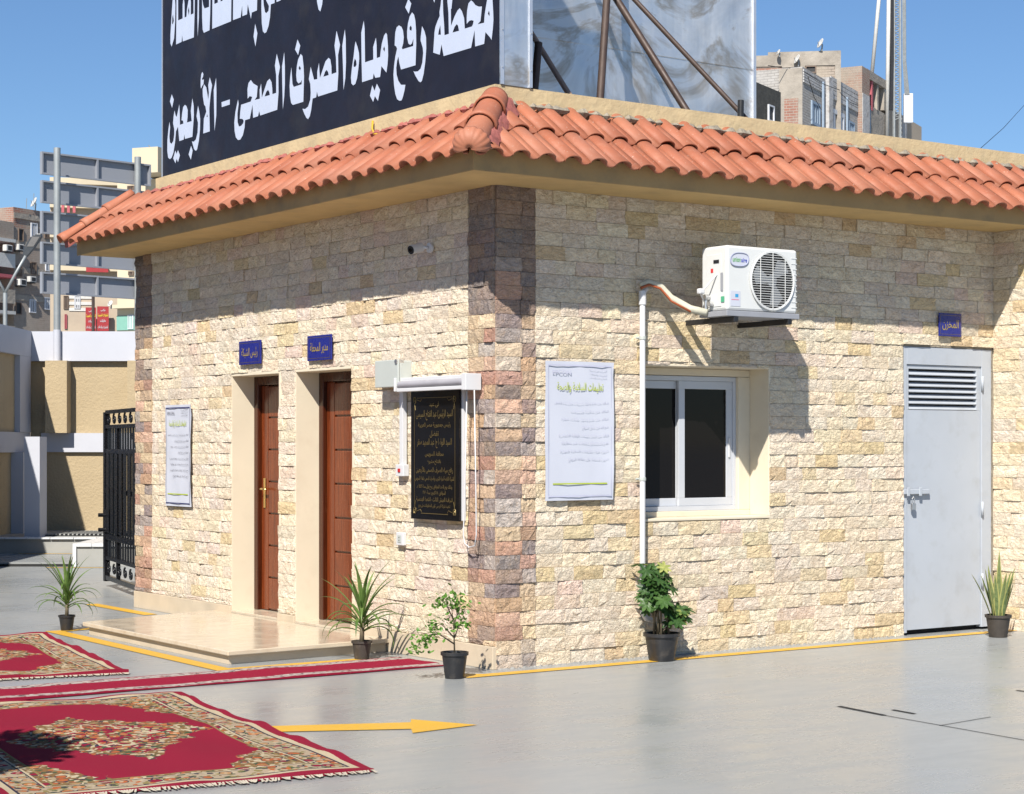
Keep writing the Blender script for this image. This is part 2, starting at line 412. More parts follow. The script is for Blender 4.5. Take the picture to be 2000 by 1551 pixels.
CREAM = [(.80, .69, .53), (.83, .73, .58), (.78, .67, .51), (.82, .72, .59), (.76, .67, .55), (.80, .69, .50), (.74, .65, .53), (.83, .72, .54)]
OCHRE = [(.68, .53, .28), (.72, .58, .34), (.66, .50, .28), (.74, .61, .39)]
PINK = [(.74, .58, .48), (.72, .60, .52)]
QUOIN = [(.22, .13, .12), (.36, .17, .11), (.19, .13, .14), (.30, .19, .14), (.26, .155, .12), (.50, .29, .17), (.50, .25, .165), (.56, .41, .25), (.42, .36, .34), (.54, .36, .22), (.40, .21, .11), (.44, .26, .13), (.25, .20, .215), (.40, .165, .11), (.48, .33, .19),
         (.17, .11, .095), (.32, .265, .265), (.44, .23, .17), (.46, .35, .23), (.18, .13, .15)]
def jit(c, a=.08, rn=random, warm=(1.0, .965, .905)): k = rn.uniform(1-a, 1+a); return tuple(min(.86, q*k*m*rn.uniform(.975, 1.025)) for q, m in zip(c, warm))
stones = []   # (wall 'A'/'B'/'C', s0, s1, z0, z1, colour, quoin)
NC = 34; CH = ZS/NC
def fill(wall, s0, s1, zb, zt, pick, wmin, wmax, rn, quoin=False):
    s = s0
    while s < s1-1e-6:
        wd = rn.uniform(wmin, wmax)
        if s1-(s+wd) < wmin*.75: wd = s1-s
        stones.append((wall, s, s+wd, zb, zt, pick(rn), quoin)); s += wd
HIGH = [False]
def pickA(rn):
    q = rn.random()+(.05 if HIGH[0] else 0); return jit(rn.choice(CREAM if q < .86 else OCHRE if q < .93 else PINK), .06, rn, (1.0, .978, .945))
def pickB(rn):
    q = rn.random()+(.05 if HIGH[0] else 0); return jit(rn.choice(CREAM if q < .80 else OCHRE if q < .97 else PINK), .05, rn)
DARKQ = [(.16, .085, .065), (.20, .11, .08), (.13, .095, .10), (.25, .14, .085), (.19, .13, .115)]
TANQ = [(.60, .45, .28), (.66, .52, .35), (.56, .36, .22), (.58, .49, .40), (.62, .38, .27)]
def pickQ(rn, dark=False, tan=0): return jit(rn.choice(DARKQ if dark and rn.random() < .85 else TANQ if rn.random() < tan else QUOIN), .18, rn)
rn = random.Random(21)
def course(wall, z0, z1, s0, s1, openings, pick):
    segs = [(s0, s1, z0, z1)]
    for (o0, o1, oz0, oz1) in openings:
        new = []
        for (a, b, c, d) in segs:
            if b <= o0 or a >= o1 or d <= oz0 or c >= oz1: new.append((a, b, c, d)); continue
            if a < o0: new.append((a, o0, c, d))
            if b > o1: new.append((o1, b, c, d))
            if c < oz0-.025: new.append((max(a, o0), min(b, o1), c, oz0))
            if d > oz1+.025: new.append((max(a, o0), min(b, o1), oz1, d))
        segs = new
    for (a, b, c, d) in segs:
        if b-a > .02: fill(wall, a, b, c, d, pick, .15, .31, rn)
for k in range(NC):
    z0, z1 = k*CH, (k+1)*CH
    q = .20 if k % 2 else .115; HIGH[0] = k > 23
    zz = max(z0, .16)
    if z1 > .19:
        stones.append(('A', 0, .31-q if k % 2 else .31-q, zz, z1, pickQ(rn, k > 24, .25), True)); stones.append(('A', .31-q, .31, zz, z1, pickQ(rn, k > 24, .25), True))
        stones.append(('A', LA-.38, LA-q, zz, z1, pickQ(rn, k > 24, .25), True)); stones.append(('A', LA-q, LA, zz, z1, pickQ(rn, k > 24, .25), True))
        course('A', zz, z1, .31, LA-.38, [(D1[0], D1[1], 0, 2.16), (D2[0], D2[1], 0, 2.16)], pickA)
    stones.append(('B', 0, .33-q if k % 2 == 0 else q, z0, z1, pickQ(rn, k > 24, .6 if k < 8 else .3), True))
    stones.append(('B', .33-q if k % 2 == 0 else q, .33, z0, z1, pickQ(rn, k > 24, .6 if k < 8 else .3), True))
    course('B', z0, z1, .33, LB, [(WX[0], WX[1], WZ[0], WZ[1]), (MX[0], MX[1], -1, MZ[1])], pickB)
    course('C', z0, z1, .012, .5, [], pickB)
JT = .0022
def stone_matrix(s):
    wall, a, b, c, d, col, qn = s
    sx, sz = b-a-JT, d-c-JT
    ys = 1.15 if qn else 1.0
    S = Matrix.Diagonal((sx, ys, sz, 1))
    if wall == 'B': return Matrix.Translation((a+JT/2, 0, c+JT/2)) @ S
    x = 0 if wall == 'A' else LB
    Rz = Matrix.Rotation(-math.pi/2, 4, 'Z')
    if wall == 'A': return Matrix.Translation((x, b-JT/2, c+JT/2)) @ Rz @ S
    return Matrix.Translation((x, -a-JT/2, c+JT/2)) @ Rz @ S
def seen_size(s):
    m = stone_matrix(s); p, q = project(m @ Vector((0, 0, 0))), project(m @ Vector((1, 0, 1)))
    return abs(p[0]-q[0])*abs(p[1]-q[1]) if -20 < p[0] < 2020 else 0
order = sorted((s for s in stones if not s[6]), key=seen_size, reverse=True)
single = set(id(s) for s in order[:300])
mass = {'A': [[], [], []], 'B': [[], [], []], 'C': [[], [], []]}
WP = {'A': wall_a, 'B': wall_b, 'C': wall_c}
for s in stones:
    vi = rn.randrange(NV); m = stone_matrix(s)
    if s[6] or id(s) in single:
        o = bpy.data.objects.new('quoin_stone' if s[6] else 'stone', VMESH[vi]); attach(o, WP[s[0]])
        o.matrix_basis = m; o.color = (*s[5], 1)
    else:
        V, F, T = mass[s[0]]; n = len(V); v, f = VARS[vi]
        V += [tuple(m @ Vector(p)) for p in v]; F += [tuple(i+n for i in q) for q in f]; T.append((len(f), s[5], rn.random()))
for wk, (V, F, T) in mass.items():
    if not V: continue
    me = bpy.data.meshes.new('stone_facing'); me.from_pydata(V, [], F)
    at = me.attributes.new('tint', 'FLOAT_COLOR', 'FACE'); data = []
    for n, c, r in T: data += [c[0], c[1], c[2], r]*n
    at.data.foreach_set('color', data); me.materials.append(M['stone_s'])
    o = bpy.data.objects.new('stone_facing', me); attach(o, WP[wk]); o['kind'] = 'stuff'

# --- plinth along wall A, jamb reveals
pl = MB()
for y0, y1 in ((-.012, D2[0]), (D2[1], D1[0]), (D1[1], LA+.01)): pl.box(-.028, C0+.002, y0, y1, 0, .158)
part(pl, 'plinth', M['plinth'], bevel=.004)
DR = .20   # depth of the door reveals
for (y0, y1) in (D1, D2):
    rv = MB().box(-.012, DR+.12, y1-.001, y1+.035, .098, 2.165).box(-.012, DR+.12, y0-.035, y0+.001, .098, 2.165).box(-.012, DR+.12, y0+.001, y1-.001, 2.135, 2.165)
    part(rv, 'door_reveal', M['reveal'], bevel=.004)
    part(MB().box(-.02, DR+.1, y0+.001, y1-.001, .096, .118), 'threshold', M['marble'], bevel=.003)
    fr = MB().box(DR, DR+.12, y1-.075, y1-.002, .119, 2.134).box(DR, DR+.12, y0+.002, y0+.075, .119, 2.134).box(DR, DR+.12, y0+.075, y1-.075, 2.06, 2.134)
    dfr = part(fr, 'door_frame', M['wood2'], bevel=.006)
    a, b_ = y0+.078, y1-.078; x = DR+.05
    dl = part(MB().box(x, x+.045, a, b_, .125, 2.056), 'door', M['wood'], bevel=.003)
    st = MB().box(x-.014, x-.001, b_-.12, b_, .125, 2.056).box(x-.014, x-.001, a, a+.10, .125, 2.056); st.build('stile', M['wood'], dl, bevel=.003)
    for i in range(7):
        z0 = .13+i*.275; MB().box(x-.016, x-.001, a+.105, b_-.125, z0+.006, z0+.269).build('door_panel', M['wood'], dl, bevel=.010)
    if y0 == D1[0]:
        hb = MB().box(x-.022, x-.0145, b_-.085, b_-.045, 1.0, 1.26); h = hb.build('handle_plate', M['brass'], dl, bevel=.004)
        MB().tube([(x-.02, b_-.065, 1.16), (x-.06, b_-.065, 1.165), (x-.065, b_-.10, 1.167), (x-.06, b_-.17, 1.16)], .009, 8).build('handle', M['brass'], dl, smooth=True)

# --- window in wall B
WD = .26
part(MB().box(WX[0]+.001, WX[1]+.012, -.014, WD+.06, WZ[0]-.016, WZ[0]+.004).box(WX[1]-.003, WX[1]+.016, -.012, WD+.06, WZ[0]+.004, WZ[1]+.012)
     .box(WX[0]-.012, WX[0]+.003, -.012, WD+.06, WZ[0]+.004, WZ[1]+.012).box(WX[0]+.003, WX[1]-.003, -.012, WD+.06, WZ[1]-.004, WZ[1]+.012), 'window_reveal', M['reveal'], bevel=.004)
part(MB().box(WX[0]+.004, WX[1]-.004, .20, WD, WZ[0]+.004, WZ[0]+.0449).box(WX[1]-.12, WX[1]-.004, .20, WD, WZ[0]+.045, WZ[1]-.06)
     .box(WX[0]+.004, WX[1]-.004, .20, WD, WZ[1]-.058, WZ[1]-.006), 'window_surround', M['reveal'], bevel=.004)
x0, x1, z0, z1 = WX[0]+.004, WX[1]-.121, WZ[0]+.046, WZ[1]-.062
wf = part(MB().box(x0, x1, WD-.03, WD+.05, z0, z0+.035).box(x0, x1, WD-.03, WD+.05, z1-.035, z1).box(x1-.03, x1, WD-.03, WD+.05, z0+.035, z1-.035).box(x0, x0+.03, WD-.03, WD+.05, z0+.035, z1-.035),
          'window', M['frame'], bevel=.002)
def sash(a, b_, y, name):
    t = .06
    s = MB().box(a, b_, y, y+.025, z0+.036, z0+.036+t).box(a, b_, y, y+.025, z1-.036-t, z1-.036).box(a, a+t, y, y+.025, z0+.036+t, z1-.036-t).box(b_-t, b_, y, y+.025, z0+.036+t, z1-.036-t)
    o = s.build(name, M['frame'], wf, bevel=.003)
    MB().box(a+t, b_-t, y+.009, y+.015, z0+.036+t, z1-.036-t).build('pane', M['glass'], wf)
xm = onB(1328, 850, WD)[0]
sash(xm-.03, x1-.031, WD-.022, 'sash'); sash(x0+.031, xm+.03, WD+.010, 'sash')
MB().box(x1-.075, x1-.06, WD-.032, WD-.0225, 1.45, 1.60).build('latch', M['white'], wf, bevel=.002)

# --- metal store door in wall B
md = part(MB().box(MX[0]+.012, MX[0]+.055, .0, .06, .02, 2.345).box(MX[1]-.13, MX[1]-.012, .0, .06, .02, 2.345).box(MX[0]+.055, MX[1]-.13, .0, .06, 2.20, 2.345), 'metal_door', M['doorgrey'], bevel=.003)
tag(md, 'pale grey steel door with a louvred top')
a, b_ = MX[0]+.057, MX[1]-.132
MB().box(a, b_, .012, .05, .04, 1.83).box(a, a+.03, .012, .05, 1.83, 2.198).box(b_-.05, b_, .012, .05, 1.83, 2.198).box(a+.03, b_-.05, .012, .05, 2.165, 2.198).build('door_leaf', M['doorgrey'], md, bevel=.003)
MB().box(a+.03, b_-.05, .09, .10, 1.83, 2.165).build('louvre_backing', M['dark'], md)
for i in range(7):
    z = 1.838+i*.047
    MB().add([(a+.03, .008, z), (b_-.05, .008, z), (b_-.05, .04, z+.030), (a+.03, .04, z+.030), (a+.03, .012, z-.006), (b_-.05, .012, z-.006), (b_-.05, .044, z+.024), (a+.03, .044, z+.024)],
             [(0, 1, 2, 3), (7, 6, 5, 4), (4, 5, 1, 0), (3, 2, 6, 7)]).build('louvre', M['doorgrey'], md)
MB().box(MX[0]-.002, MX[0]+.30, -.022, .0, 1.145, 1.185).box(MX[0]+.03, MX[0]+.06, -.032, -.022, 1.13, 1.20).box(MX[0]+.17, MX[0]+.2, -.032, -.022, 1.13, 1.20).build('bolt', M['doorgrey'], md, bevel=.004)
pk = MB().box(MX[0]+.085, MX[0]+.125, -.035, -.012, 1.02, 1.07); pk.tube([(MX[0]+.092, -.024, 1.07), (MX[0]+.092, -.024, 1.11), (MX[0]+.105, -.024, 1.125), (MX[0]+.118, -.024, 1.11), (MX[0]+.118, -.024, 1.07)], .005, 6)
pk.build('padlock', M['steel'], md, bevel=.002)
for z in (.95, 2.0, .35): MB().tube([(MX[1]-.131, -.01, z), (MX[1]-.131, -.01, z+.12)], .012, 8).build('hinge', M['doorgrey'], md, smooth=True)
part(MB().box(MX[0]+.001, MX[0]+.011, -.004, .1, 0, 2.36).box(MX[1]-.011, MX[1]-.001, -.004, .1, 0, 2.36).box(MX[0]+.011, MX[1]-.011, -.004, .1, 2.347, 2.36), 'door_lining', M['grout'])
part(MB().box(MX[0]+.011, MX[1]-.011, .07, .12, .0, 2.347), 'door_backing', M['dark'])

# --- canopy slab, fascia, parapet, roof
OV = .52
YE = 6.22
cn = MB().prism([(-OV, -OV, ZS), (9.0, -OV, ZS), (9.0, .05, ZS), (.05, .05, ZS), (.05, YE, ZS), (-OV, YE, ZS)], (0, 0, .145))
part(cn, 'canopy', M['canopy'], bevel=.008)
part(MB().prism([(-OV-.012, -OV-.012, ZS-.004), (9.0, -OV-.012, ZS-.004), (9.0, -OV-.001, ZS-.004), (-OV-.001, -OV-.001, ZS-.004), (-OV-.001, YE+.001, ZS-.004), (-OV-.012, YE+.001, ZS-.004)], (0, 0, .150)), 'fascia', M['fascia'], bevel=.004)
ZP = 4.03
pp = MB().box(.0, .30, .0, 5.62, ZS+.17, ZP).box(.30, 9.0, .0, .22, ZS+.17, ZP)
o = part(pp, 'parapet', M['parapet'])
part(MB().box(.05, 9.0, .05, LA, ZS+.001, ZS+.2), 'roof_slab', M['parapet'])
# sloping bed under the tiles
ZT0, ZT1 = 3.438, 3.90
bed = MB().add([(-.515, -.515, ZT0+.03), (9.0, -.515, ZT0+.03), (9.0, .0, ZT1-.06), (0, 0, ZT1-.06), (-.515, YE, ZT0+.03), (0, YE, ZT1-.06), (-.515, -.515, ZT0+.01), (9, -.515, ZT0+.01), (-.515, YE, ZT0+.01), (0, YE, ZS+.16), (0, 0, ZS+.16), (9, 0, ZS+.16)],
               [(0, 1, 2, 3), (0, 3, 5, 4), (6, 7, 1, 0), (6, 0, 4, 8), (8, 4, 5, 9), (6, 8, 9, 10), (6, 10, 11, 7)])
part(bed, 'tile_bed', M['hipmortar'])
# one S-profile tile: x across (pitch .212), y up the slope, z normal to the slope
PT = .212
def tile_mesh(L):
    prof = []
    for i in range(9):
        a = math.pi*(1-i/8); prof.append((.072+.070*math.cos(a), (.045*math.sin(a)**.85) if 0 < i < 8 else 0.0))
    prof += [(.150, -.006), (.176, -.010), (.204, -.004), (.222, .016)]
    n = len(prof); t = .012; mb = MB()
    for y, k, dz in ((0, 1.0, 0), (L, .94, -.0)):
        for x, z in prof: mb.v.append((.1+(x-.1)*k, y, z*k+dz))
        for x, z in prof: mb.v.append((.1+(x-.1)*k*.97, y, z*k-t+dz))
    for i in range(n-1):
        mb.f += [(i, i+1, 2*n+i+1, 2*n+i), (n+i+1, n+i, 3*n+i, 3*n+i+1), (i+1, i, n+i, n+i+1), (2*n+i, 2*n+i+1, 3*n+i+1, 3*n+i)]
    mb.f += [(0, 2*n, 3*n, n), (n-1, 2*n-1, 4*n-1, 3*n-1)]
    return mb.mesh('roof_tile', M['tile'], True)
SL = math.hypot(.62, ZT1-ZT0); ANG = math.atan2(ZT1-ZT0, .62)
tmA = tile_mesh(.45)
def place_tile(side, s, row, cut=None):
    o = bpy.data.objects.new('roof_tile', tmA); attach(o, bld)
    up = row*SL*.5
    jz = rn.uniform(-.005, .005)
    lift = .022 if row else 0.0
    if side == 'B':
        m = Matrix.Translation((s, -.62, ZT0)) @ Matrix.Rotation(ANG-.045, 4, 'X') @ Matrix.Translation((0, up, lift+jz)) @ Matrix.Rotation(rn.uniform(-.022, .022), 4, 'Z')
    else:   # local x -> -y, local y (up) -> +x
        m = Matrix.Translation((-.62, s, ZT0)) @ Matrix.Rotation(-math.pi/2, 4, 'Z') @ Matrix.Rotation(ANG-.045, 4, 'X') @ Matrix.Translation((0, up, lift+jz)) @ Matrix.Rotation(rn.uniform(-.022, .022), 4, 'Z')
    corners = [m @ Vector((x, y, 0)) for x in (0, .222) for y in (0, .45)]
    inside = [(p.x-p.y if side == 'B' else p.y-p.x) > -.02 for p in corners]
    if not any(inside): bpy.data.objects.remove(o); return
    if not all(inside):                       # trimmed along the hip
        bm = bmesh.new(); bm.from_mesh(tmA); bm.transform(m)
        nrm = Vector((1, -1, 0)) if side == 'B' else Vector((-1, 1, 0))
        bmesh.ops.bisect_plane(bm, geom=bm.verts[:]+bm.edges[:]+bm.faces[:], plane_co=Vector((0, 0, 0))+nrm*.015, plane_no=nrm, clear_inner=True)
        if not bm.faces: bm.free(); bpy.data.objects.remove(o); return
        me = bpy.data.meshes.new('roof_tile'); bm.to_mesh(me); bm.free(); me.materials.append(M['tile']); o.data = me; m = Matrix()
    o.matrix_basis = m
for i in range(36):
    for row in (0, 1): place_tile('B', -.71+i*PT, row)
i = 0
while -.60+i*PT < YE+.12:
    for row in (0, 1): place_tile('A', -.60+i*PT, row)
    i += 1
# bedding mortar where the tiles meet the parapet
def lumps(name, mat, p, q, n, r, rnd):
    mb = MB(); p, q = Vector(p), Vector(q); L = (q-p)
    rows = []
    t = L.normalized(); up = Vector((0, 0, 1)); sd = t.cross(up)
    for k in range(n+1):
        c = p+L*k/n; rr = r*rnd.choice((.2, .5, .9, 1.2, 1.4))*rnd.uniform(.7, 1.1)
        ring = [c-sd*rr*1.1, c-sd*rr*.5+up*rr*.75, c+sd*rr*.3+up*rr*rnd.uniform(.7, 1.2), c+sd*rr, c-up*rr]
        rows.append(ring); mb.v += [tuple(x) for x in ring]
    for k in range(n):
        for j in range(5):
            a, b = k*5+j, k*5+(j+1) % 5; mb.f.append((a, b, b+5, a+5))
    return part(mb, name, mat)
lumps('bedding_mortar', M['grout'], (.1, -.035, ZT1-.005), (8.5, -.035, ZT1-.012), 260, .026, rn)
lumps('bedding_mortar', M['hipmortar'], (-.035, .1, ZT1-.005), (-.035, 5.6, ZT1-.005), 190, .026, rn)
lumps('foot_mortar', M['footmortar'], (.0, -.02, .0), (MX[0], -.02, .0), 260, .009, rn)
# hip caps: half round ridge tiles with a shell end
def cap_tile(p, q, r0, r1, name='ridge_tile', wide=1.0, mat=None, parent=bld):
    p, q = Vector(p), Vector(q); t = (q-p).normalized(); sd = t.cross(Vector((0, 0, 1))).normalized(); up = sd.cross(t)
    mb = MB(); n = 12; st = 6
    for i in range(st+1):
        f = i/st; c = p+(q-p)*f; r = r0+(r1-r0)*f
        if i == 0: r *= 1.10
        elif i == 1: r *= 1.08
        for k in range(n+1):
            a = math.pi*(-.06+1.12*k/n); mb.v.append(tuple(c+sd*math.cos(a)*r*wide+up*math.sin(a)*r))
    for i in range(st):
        for k in range(n): a = i*(n+1)+k; mb.f.append((a+1, a, a+n+1, a+n+2))
    o = mb.build(name, mat or M['tile'], parent, smooth=True)
    sm = o.modifiers.new('shell', 'SOLIDIFY'); sm.thickness = .014; sm.offset = -1
    return o
H0, H1 = Vector((-.60, -.60, ZT0+.03)), Vector((.0, .0, ZT1+.02))
def hp(f): return H0+(H1-H0)*f
cap_tile(hp(.02), hp(.46), .098, .088); cap_tile(hp(.38), hp(.82), .102, .09); cap_tile(hp(.74), hp(1.0), .104, .095)
sh = MB(); n = 45; st = 8
t = (H1-H0).normalized(); sd = t.cross(Vector((0, 0, 1))).normalized(); up = sd.cross(t)
for i in range(st+1):
    a = i/st*math.pi*.5; rr = .112*math.cos(a*.98)**.7+.002; off = -.10*math.sin(a)
    for k in range(n+1):
        b_ = math.pi*(-.12+1.24*k/n); fl = 1+.07*abs(math.sin(b_*8.0))*math.cos(a)**.5
        sh.v.append(tuple(hp(.05)+t*off+sd*math.cos(b_)*rr*fl*1.05+up*(math.sin(b_)*rr*fl)))
for i in range(st):
    for k in range(n): a = i*(n+1)+k; sh.f.append((a, a+1, a+n+2, a+n+1))
o = sh.build('shell_end_cap', M['tile'], bld, smooth=True); sm = o.modifiers.new('shell', 'SOLIDIFY'); sm.thickness = .015; sm.offset = -1
for sgn in (1,):
    mb = MB(); nseg = 14
    for i in range(nseg+1):
        f = .03+i/nseg*.95; c = hp(f)
        for dv, dz in ((.05, .06), (.09, .062), (.13, .035), (.165, -.03)):
            mb.v.append((c.x+dv*rn.uniform(.85, 1.25), c.y-dv*.25, c.z+dz-.02+rn.uniform(-.012, .012)))
    for i in range(nseg):
        for j in range(3): a = i*4+j; mb.f.append((a, a+1, a+5, a+4))
    part(mb, 'hip_mortar', M['hipmortar'], smooth=True)
V0, V1 = Vector((-.64, YE+.08, ZT0+.035)), Vector((.02, YE+.03, ZT1+.04))
for k in range(3):
    a, b_ = V0+(V1-V0)*(k*.33-.02), V0+(V1-V0)*(k*.33+.38); cap_tile(a, b_, .066, .054)
part(MB().prism([(-.60, YE+.02, ZT0-.03), (.0, YE+.02, ZT1-.05), (.0, YE+.02, ZT1+.06), (-.62, YE+.02, ZT0+.05)], (0, .09, 0)), 'verge_mortar', M['hipmortar'])
MB().tube([onA(728, 236, -.02), onA(727, 252, -.03), onA(731, 262, -.06), onA(745, 262, -.05)], .008, 6).build('ribbon_strand', M['yellow'], None, smooth=True)
tag(bpy.data.objects['ribbon_strand'], 'short yellow strap dangling on the parapet under the black rooftop board', 'strap')

# ------------------------------------------------------------------ Arabic lettering tools
AR = {'ا': (0xFE8D, 2), 'أ': (0xFE83, 2), 'إ': (0xFE87, 2), 'ب': (0xFE8F, 4), 'ة': (0xFE93, 2), 'ت': (0xFE95, 4), 'ث': (0xFE99, 4), 'ج': (0xFE9D, 4),
      'ح': (0xFEA1, 4), 'خ': (0xFEA5, 4), 'د': (0xFEA9, 2), 'ذ': (0xFEAB, 2), 'ر': (0xFEAD, 2), 'ز': (0xFEAF, 2), 'س': (0xFEB1, 4), 'ش': (0xFEB5, 4),
      'ص': (0xFEB9, 4), 'ض': (0xFEBD, 4), 'ط': (0xFEC1, 4), 'ظ': (0xFEC5, 4), 'ع': (0xFEC9, 4), 'غ': (0xFECD, 4), 'ف': (0xFED1, 4), 'ق': (0xFED5, 4),
      'ك': (0xFED9, 4), 'ل': (0xFEDD, 4), 'م': (0xFEE1, 4), 'ن': (0xFEE5, 4), 'ه': (0xFEE9, 4), 'و': (0xFEED, 2), 'ى': (0xFEEF, 2), 'ي': (0xFEF1, 4),
      'ئ': (0xFE89, 4), 'ء': (0xFE80, 1), '\x01': (0xFEFB, 2), '\x02': (0xFEF7, 2)}
def shape(s):
    s = s.replace('لا', '\x01').replace('لأ', '\x02'); out = []; prev = False
    for k, c in enumerate(s):
        if c not in AR: out.append(c); prev = False; continue
        b, n = AR[c]; nxt = k+1 < len(s) and s[k+1] in AR and AR[s[k+1]][1] > 1
        jn = n == 4 and nxt
        out.append(chr(b+((3 if jn else 1) if prev and n > 1 else (2 if jn else 0)))); prev = jn
    r = ''.join(reversed(out)); res = ''; run = ''
    for ch in r:
        if ch.isdigit(): run = ch+run
        else: res += run+ch; run = ''
    return res+run
def text_mesh(txt, bold=0.0):
    cu = bpy.data.curves.new('lettering', 'FONT'); cu.body = txt; cu.resolution_u = 3; cu.offset = bold
    o = bpy.data.objects.new('lettering', cu); COL.objects.link(o); bpy.context.view_layer.update()
    dg = bpy.context.evaluated_depsgraph_get(); me = bpy.data.meshes.new_from_object(o.evaluated_get(dg))
    V = [v.co.copy() for v in me.vertices]; F = [tuple(p.vertices) for p in me.polygons]
    bpy.data.objects.remove(o); bpy.data.curves.remove(cu); bpy.data.meshes.remove(me)
    # islands get slightly different heights so that overlapping letters never share a plane
    par = list(range(len(V)))
    def find(a):
        while par[a] != a: par[a] = par[par[a]]; a = par[a]
        return a
    for f in F:
        for i in f[1:]: par[find(i)] = find(f[0])
    ids = {}
    for i in range(len(V)): V[i].z = ids.setdefault(find(i), len(ids)) % 4
    return V, F
def letters(rows, origin, ux, uz, un, mat, name, parent, lift=.0012):
    """rows: (text, x centre, baseline z, height, width or None, bold) in metres on the panel at origin; ux to the reader's right"""
    mb = MB(); origin, ux, uz, un = map(Vector, (origin, ux, uz, un))
    for txt, xc, zb, h, wd, bold in rows:
        V, F = text_mesh(txt, bold)
        if not V: continue
        a0 = min(v.x for v in V); a1 = max(v.x for v in V); b0 = min(v.y for v in V); b1 = max(v.y for v in V)
        k = h/(b1-b0); kx = k if wd is None else wd/(a1-a0)
        mb.add([origin+ux*(xc+(v.x-(a0+a1)/2)*kx)+uz*(zb+(v.y-b0)*k)+un*(lift+.0003*v.z) for v in V], F)
    return mb.build(name, mat, parent)

# ------------------------------------------------------------------ rooftop billboard
XS = .045
SY0, SY1, SZ0, SZ1 = .0, 5.56, 3.955, 7.2
bb = thing('rooftop_billboard', (.15, 2.8, ZP), 'black rooftop board with white Arabic lettering and a sheet metal back on steel props', 'billboard')
MB().box(XS, XS+.03, SY0+.012, SY1, ZP+.0, SZ1).build('board_face', M['signblack'], bb)
MB().box(XS-.004, XS+.032, SY0+.012, SY1, ZP-.035, ZP-.001).box(XS-.004, XS+.032, SY1+.0, SY1+.02, ZP-.035, SZ1).build('edge_trim', M['alu'], bb)
MB().box(XS+.0, .298, SY0-.006, SY0+.0115, ZP+.002, SZ1).build('side_panel', M['galv'], bb)
for x in (XS, .285): MB().box(x-.004, x+.022, SY0-.014, SY0-.0065, ZP+.004, SZ1).build('corner_strip', M['alu'], bb)
for k in range(12):
    for x in (XS+.008, .296): MB().tube([(x, SY0-.019, 4.15+k*.26), (x, SY0-.0145, 4.15+k*.26)], .005, 6).build('rivet', M['steel'], bb)
YB = 1.5
MB().box(.31, 2.10, YB, YB+.02, ZP-.1, 4.80).box(2.104, 3.72, YB+.004, YB+.02, ZP-.1, 4.80).build('back_sheet', M['galv'], bb)
MB().box(.31, 1.86, YB-.006, YB+.012, 4.794, 7.1).box(1.862, 3.72, YB-.003, YB+.014, 4.796, 7.1).build('back_sheet', M['galv'], bb)
MB().box(3.72, 3.75, YB-.02, YB+.03, ZP-.1, 7.1).build('corner_strip', M['alu'], bb)
def pole(p, q, r, mat): MB().tube([p, q], r, 10).build('brace_pole', mat, bb, smooth=True, angle=50)
def ext(p, q, f): return p+(q-p)*f
for (a, ya, b2, yb, r, mt, f) in (((1172, 196), .55, (1185, 0), .9, .030, 'rust', 2.2), ((1342, 218), .55, (1205, 0), 1.1, .029, 'rust', 1.25), ((1458, 233), .6, (1240, 0), 1.3, .021, 'rust', 1.12),
                                  ((1116, 192), .7, (1036, 62), 1.35, .022, 'tanpipe', 1.0), ((1043, 186), .5, (1052, 84), .55, .030, 'rust', 1.0), ((1446, 238), .55, (1447, 196), .55, .026, 'black', 1.0)):
    p, q = onB(*a, ya), onB(*b2, yb); f = (YB-.03-p.y)/(q.y-p.y) if q.y-p.y > .1 else f
    pole(p-(q-p)*.15, ext(p, q, f), r, M[mt])
T2 = (640, 0); T3 = (320, 130); T1 = (320, 0)
